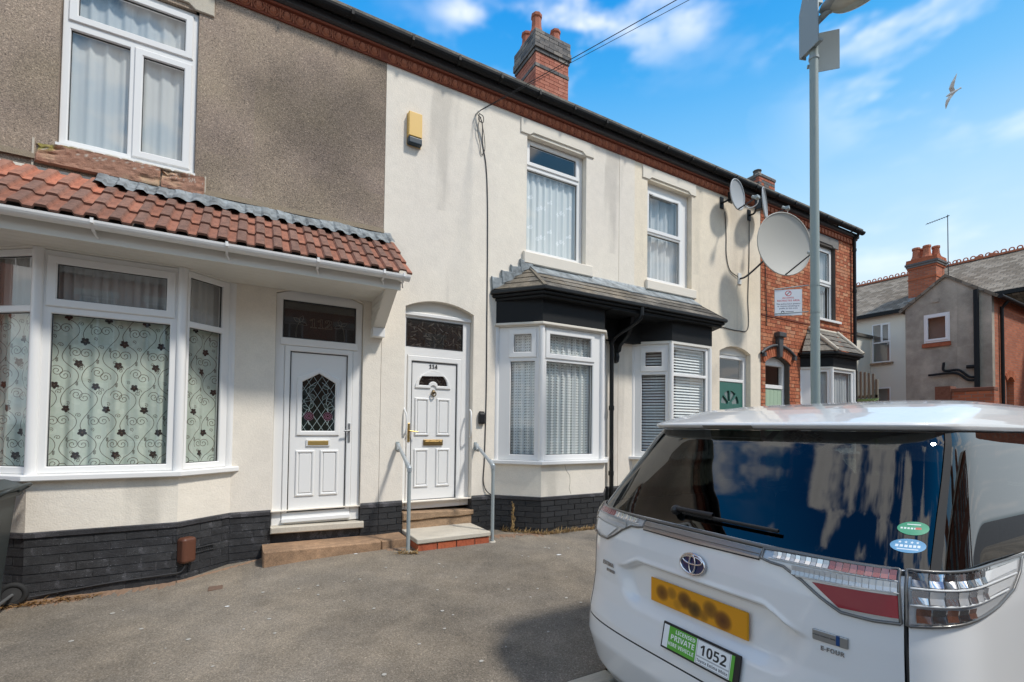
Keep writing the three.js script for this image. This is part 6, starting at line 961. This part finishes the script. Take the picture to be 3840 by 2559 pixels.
  const emb = grp('emblem', car, 'oval chrome and blue emblem'), em = frame(1.2, .948, .006); const E = (nm, geo, mat) => { const q = part(nm, emb, geo, mat); q.applyMatrix4(em); }; const ell = (rx, ry, t, x = 0, y = 0) => new THREE.TorusGeometry(1, t, 8, 36).scale(rx, ry, .012 / .1 * .1).scale(1, 1, 1).translate(x, y, 0);
  const oval = (rx, ry, w, x, y, z) => { const pts = range(0, 1, 40).slice(0, -1).map((t) => V(x + rx * Math.cos(t * 6.2832), y + ry * Math.sin(t * 6.2832), z)); return new THREE.TubeGeometry(new THREE.CatmullRomCurve3(pts, true), 60, w, 6, true); };
  E('disc', new THREE.CylinderGeometry(1, 1, .006, 36).rotateX(Math.PI / 2).scale(.066, .045, 1), phy(L3(.004, .02, .09), .2, { clearcoat: 1 })); E('outer_ring', oval(.066, .045, .0058, 0, 0, .006), M.chrome); E('upright_oval', oval(.016, .039, .0042, 0, 0, .008), M.chrome); E('level_oval', oval(.052, .017, .0042, 0, .017, .008), M.chrome);
  const plateTex = cvs(520, 112, (c, W, H) => { c.fillStyle = '#e39a12'; c.fillRect(0, 0, W, H); for (const [x, y, r, q] of [[70, 56, 44, '90,51,6'], [130, 40, 34, '150,100,18'], [205, 50, 46, '74,42,8'], [262, 74, 44, '51,34,12'], [345, 46, 44, '106,68,16'], [408, 72, 48, '74,36,16'], [310, 86, 30, '150,100,15'], [165, 84, 30, '190,128,18']]) { const gr = c.createRadialGradient(x, y, 2, x, y, r); gr.addColorStop(0, `rgba(${q},.85)`); gr.addColorStop(.6, `rgba(${q},.6)`); gr.addColorStop(1, `rgba(${q},0)`); c.fillStyle = gr; c.fillRect(x - r, y - r, 2 * r, 2 * r); } });
  const pl = grp('number_plate', car, 'yellow rear plate with unreadable dark marks'), pm = frame(0, .755, .018); let q = part('plate', pl, RB(-.265, .265, -.058, .058, -.004, .003, .003), std(L3(.7, .32, .01), .4)); q.applyMatrix4(pm); q = part('face', pl, new THREE.PlaneGeometry(.52, .108).translate(0, 0, .0045), std('#ffffff', .4, { map: plateTex })); q.applyMatrix4(pm);
  const hire = cvs(720, 200, (c, W, H) => { c.fillStyle = '#f2f4f2'; c.fillRect(0, 0, W, H); c.fillStyle = '#5fae3a'; c.fillRect(60, 0, 300, H); c.fillRect(690, 0, 30, H); c.fillStyle = '#f2f4f2'; c.font = 'bold 46px sans-serif'; c.textAlign = 'right'; c.fillText('LICENSED', 345, 48); c.font = 'bold 66px sans-serif'; c.fillText('PRIVATE', 345, 112); c.font = 'bold 46px sans-serif'; c.fillText('HIRE VEHICLE', 345, 168, 280); c.fillStyle = '#1d1f1e'; c.textAlign = 'center'; c.font = 'bold 118px sans-serif'; c.fillText('1052', 525, 118, 290); c.fillStyle = '#f2f4f2'; c.strokeStyle = '#777'; c.lineWidth = 3; c.strokeRect(370, 4, 312, 130); c.strokeRect(370, 140, 312, 54); c.fillStyle = '#33363a'; c.font = 'bold 34px sans-serif'; c.fillText('Toyota Estima White', 526, 180, 296); });
  const hp = grp('licence_plate', car, 'green and white private hire plate numbered 1052'), hm = frame(6, .585, .014); q = part('backing', hp, RB(-.19, .215, -.062, .058, -.006, .004, .004), M.black); q.applyMatrix4(hm); q = part('face', hp, new THREE.PlaneGeometry(.37, .1).translate(.005, -.002, .0055), std('#ffffff', .4, { map: hire })); q.applyMatrix4(hm);
  const badge = std(L3(.5, .5, .5), .2, { metalness: .9 });
  put('model_badge', text('ESTIMA', .022, .004, fontS), badge, -54, .795, .001, 'small chrome model lettering'); put('model_badge', text('HYBRID', .016, .004, fontS), badge, -52.5, .762, .001, 'small chrome model lettering');
  put('drive_badge', RB(-.055, .055, -.019, .019, -.002, .006, .006), std(L3(.42, .42, .41), .3, { metalness: .8 }), 53.2, .832, .002, 'small silver badge with blue stripe'); put('drive_stripe', RB(-.006, .006, -.017, .017, 0, .008, .002), std(L3(.01, .06, .2), .3), 54.6, .833, .002); put('drive_lettering', text('HYBRID SYNERGY DRIVE', .0045, .001, fontS), M.blackBoard, 52.2, .833, .008); put('grade_badge', text('E-FOUR', .015, .004, fontS), badge, 53.6, .79, .001, 'chrome lettering E-FOUR');
  const stk = (bg, draw) => cvs(256, 128, (c) => { c.fillStyle = bg; c.fillRect(0, 0, 256, 128); draw(c); });
  const ovalG = () => { const g = new THREE.CircleGeometry(1, 36); return g; };
  const place = (nm, tx, ps, y, rx, ry, lab) => { const g = new THREE.CircleGeometry(1, 36), p = g.attributes.position; const mm = []; for (let i = 0; i < p.count; i++) { const a = p.getX(i) * rx, b = p.getY(i) * ry, v = S(ps + a * 100, y + b, -.0022); p.setXYZ(i, v.x, v.y, v.z); } g.computeVertexNormals(); part(nm, car, g, std('#ffffff', .5, { map: tx }), lab); };
  place('sticker', stk('#3f9f78', (c) => { c.fillStyle = '#e8f0ec'; for (let k = 0; k < 6; k++) c.fillRect(26 + k * 26, 58, 18, 16); c.fillStyle = '#c96a5c'; c.fillRect(140, 54, 50, 20); c.fillStyle = '#e8f0ec'; c.fillRect(70, 24, 110, 8); }), 64.3, 1.226, .029, .021, 'green oval sticker'); place('sticker', stk('#6aa5cc', (c) => { c.fillStyle = '#eef5fa'; for (let k = 0; k < 4; k++) { c.save(); c.translate(62 + k * 42, 32); c.beginPath(); for (let i = 0; i < 10; i++) { const r = i % 2 ? 6 : 14, a = -Math.PI / 2 + i * Math.PI / 5; c.lineTo(r * Math.cos(a), r * Math.sin(a)); } c.fill(); c.restore(); } for (let k = 0; k < 6; k++) c.fillRect(36 + k * 31, 56, 22, 22); c.fillRect(50, 92, 150, 8); }), 64.0, 1.172, .031, .021, 'blue oval sticker with four stars');
  // rear wiper
  const wp = grp('rear_wiper', car, 'black rear wiper'); part('pivot', wp, (() => { const p = S(-19, 1.15, .02); return sph(p.x, p.y, p.z, .03, .024, .024); })(), M.black); part('arm', wp, tube(range(-19, 8, 6).map((a) => S(a, 1.152, .032).toArray()), .012, 20, 6), M.black); part('blade', wp, tube(range(-14, 38.5, 10).map((a) => S(a, 1.147, .016).toArray()), .008, 30, 6), M.rubber);
  // cabin
  const dark = std(L3(.03, .03, .032), .9); part('cabin_floor', car, B(2.2, 5.6, .3, .4, ZC - .8, ZC + .8), dark); part('dashboard', car, RB(5.1, 5.6, .4, 1.02, ZC - .78, ZC + .78, .05), dark); part('load_trim', car, B(2.02, 2.1, .4, .95, ZC - .7, ZC + .7), dark);
  for (const [x, zs] of [[2.85, [-.5, 0, .5]], [3.7, [-.42, .42]], [4.6, [-.42, .42]]]) for (const dz of zs) { const st = grp('seat', car); part('backrest', st, RB(x - .09, x + .07, .55, 1.2, ZC + dz - .23, ZC + dz + .23, .06, 3), dark); part('cushion', st, RB(x, x + .5, .5, .66, ZC + dz - .24, ZC + dz + .24, .05, 3), dark); part('headrest', st, RB(x - .06, x + .05, 1.23, 1.42, ZC + dz - .13, ZC + dz + .13, .045, 3), dark); }
  // wheels
  for (const [x, g] of [[2.72, -1], [2.72, 1], [5.6, -1], [5.6, 1]]) {
    const w = grp('wheel', car), y = ROAD + .325 + (g < 0 ? .1 : 0), z = ZC + g * .8; part('tyre', w, new THREE.LatheGeometry([[.21, -.1], [.3, -.105], [.325, -.08], [.328, 0], [.325, .08], [.3, .105], [.21, .1]].map(([a, b]) => new THREE.Vector2(a, b)), 36).rotateX(Math.PI / 2).translate(x, y, z), M.rubber); const rim = []; for (let k = 0; k < 7; k++) { const a = k / 7 * 6.2832; rim.push(bar([x + .05 * Math.cos(a), y + .05 * Math.sin(a), z + g * .085], [x + .2 * Math.cos(a), y + .2 * Math.sin(a), z + g * .075], .045, .03)); } rim.push(new THREE.TorusGeometry(.2, .014, 6, 36).translate(x, y, z + g * .085), new THREE.CylinderGeometry(.06, .06, .03, 16).rotateX(Math.PI / 2).translate(x, y, z + g * .085)); part('rim', w, MG(rim), M.steel); part('brake', w, new THREE.CylinderGeometry(.19, .19, .04, 24).rotateX(Math.PI / 2).translate(x, y, z + g * .02), M.black);
    part('wheel_arch', car, new THREE.TorusGeometry(.36, .035, 6, 30, Math.PI * 1.16).rotateZ(-.25).translate(x, y, ZC + g * .885), M.rubber); part('arch_well', car, new THREE.CircleGeometry(.36, 30).rotateY(g > 0 ? 0 : Math.PI).translate(x, y, ZC + g * .9035), M.black);
  }
  for (const g of [-1, 1]) { part('door_mirror', car, RB(5.0, 5.14, 1.02, 1.2, ZC + g * 1.0 - .1, ZC + g * 1.0 + .1, .05, 3), paint); part('headlamp', car, (() => { const p = out(LV, g * 215, .78); return sph(p.x - .08, p.y, p.z - g * .02, .2, .08, .16); })(), lens); }
}
console.log('car');
// ================================================================ every top-level thing sits at its own base
scene.updateMatrixWorld(true);
for (const o of [...scene.children]) {
  if (!(o.isGroup || o.isMesh) || o.userData.kind === 'structure') continue;
  const bx = new THREE.Box3().setFromObject(o), c = bx.getCenter(new THREE.Vector3()); c.y = bx.min.y;
  if (o.isGroup) { o.position.copy(c); for (const k of o.children) k.position.sub(c); } else if (o.position.lengthSq() === 0) { o.geometry.translate(-c.x, -c.y, -c.z); o.position.copy(c); }
}
renderer.render(scene, camera);
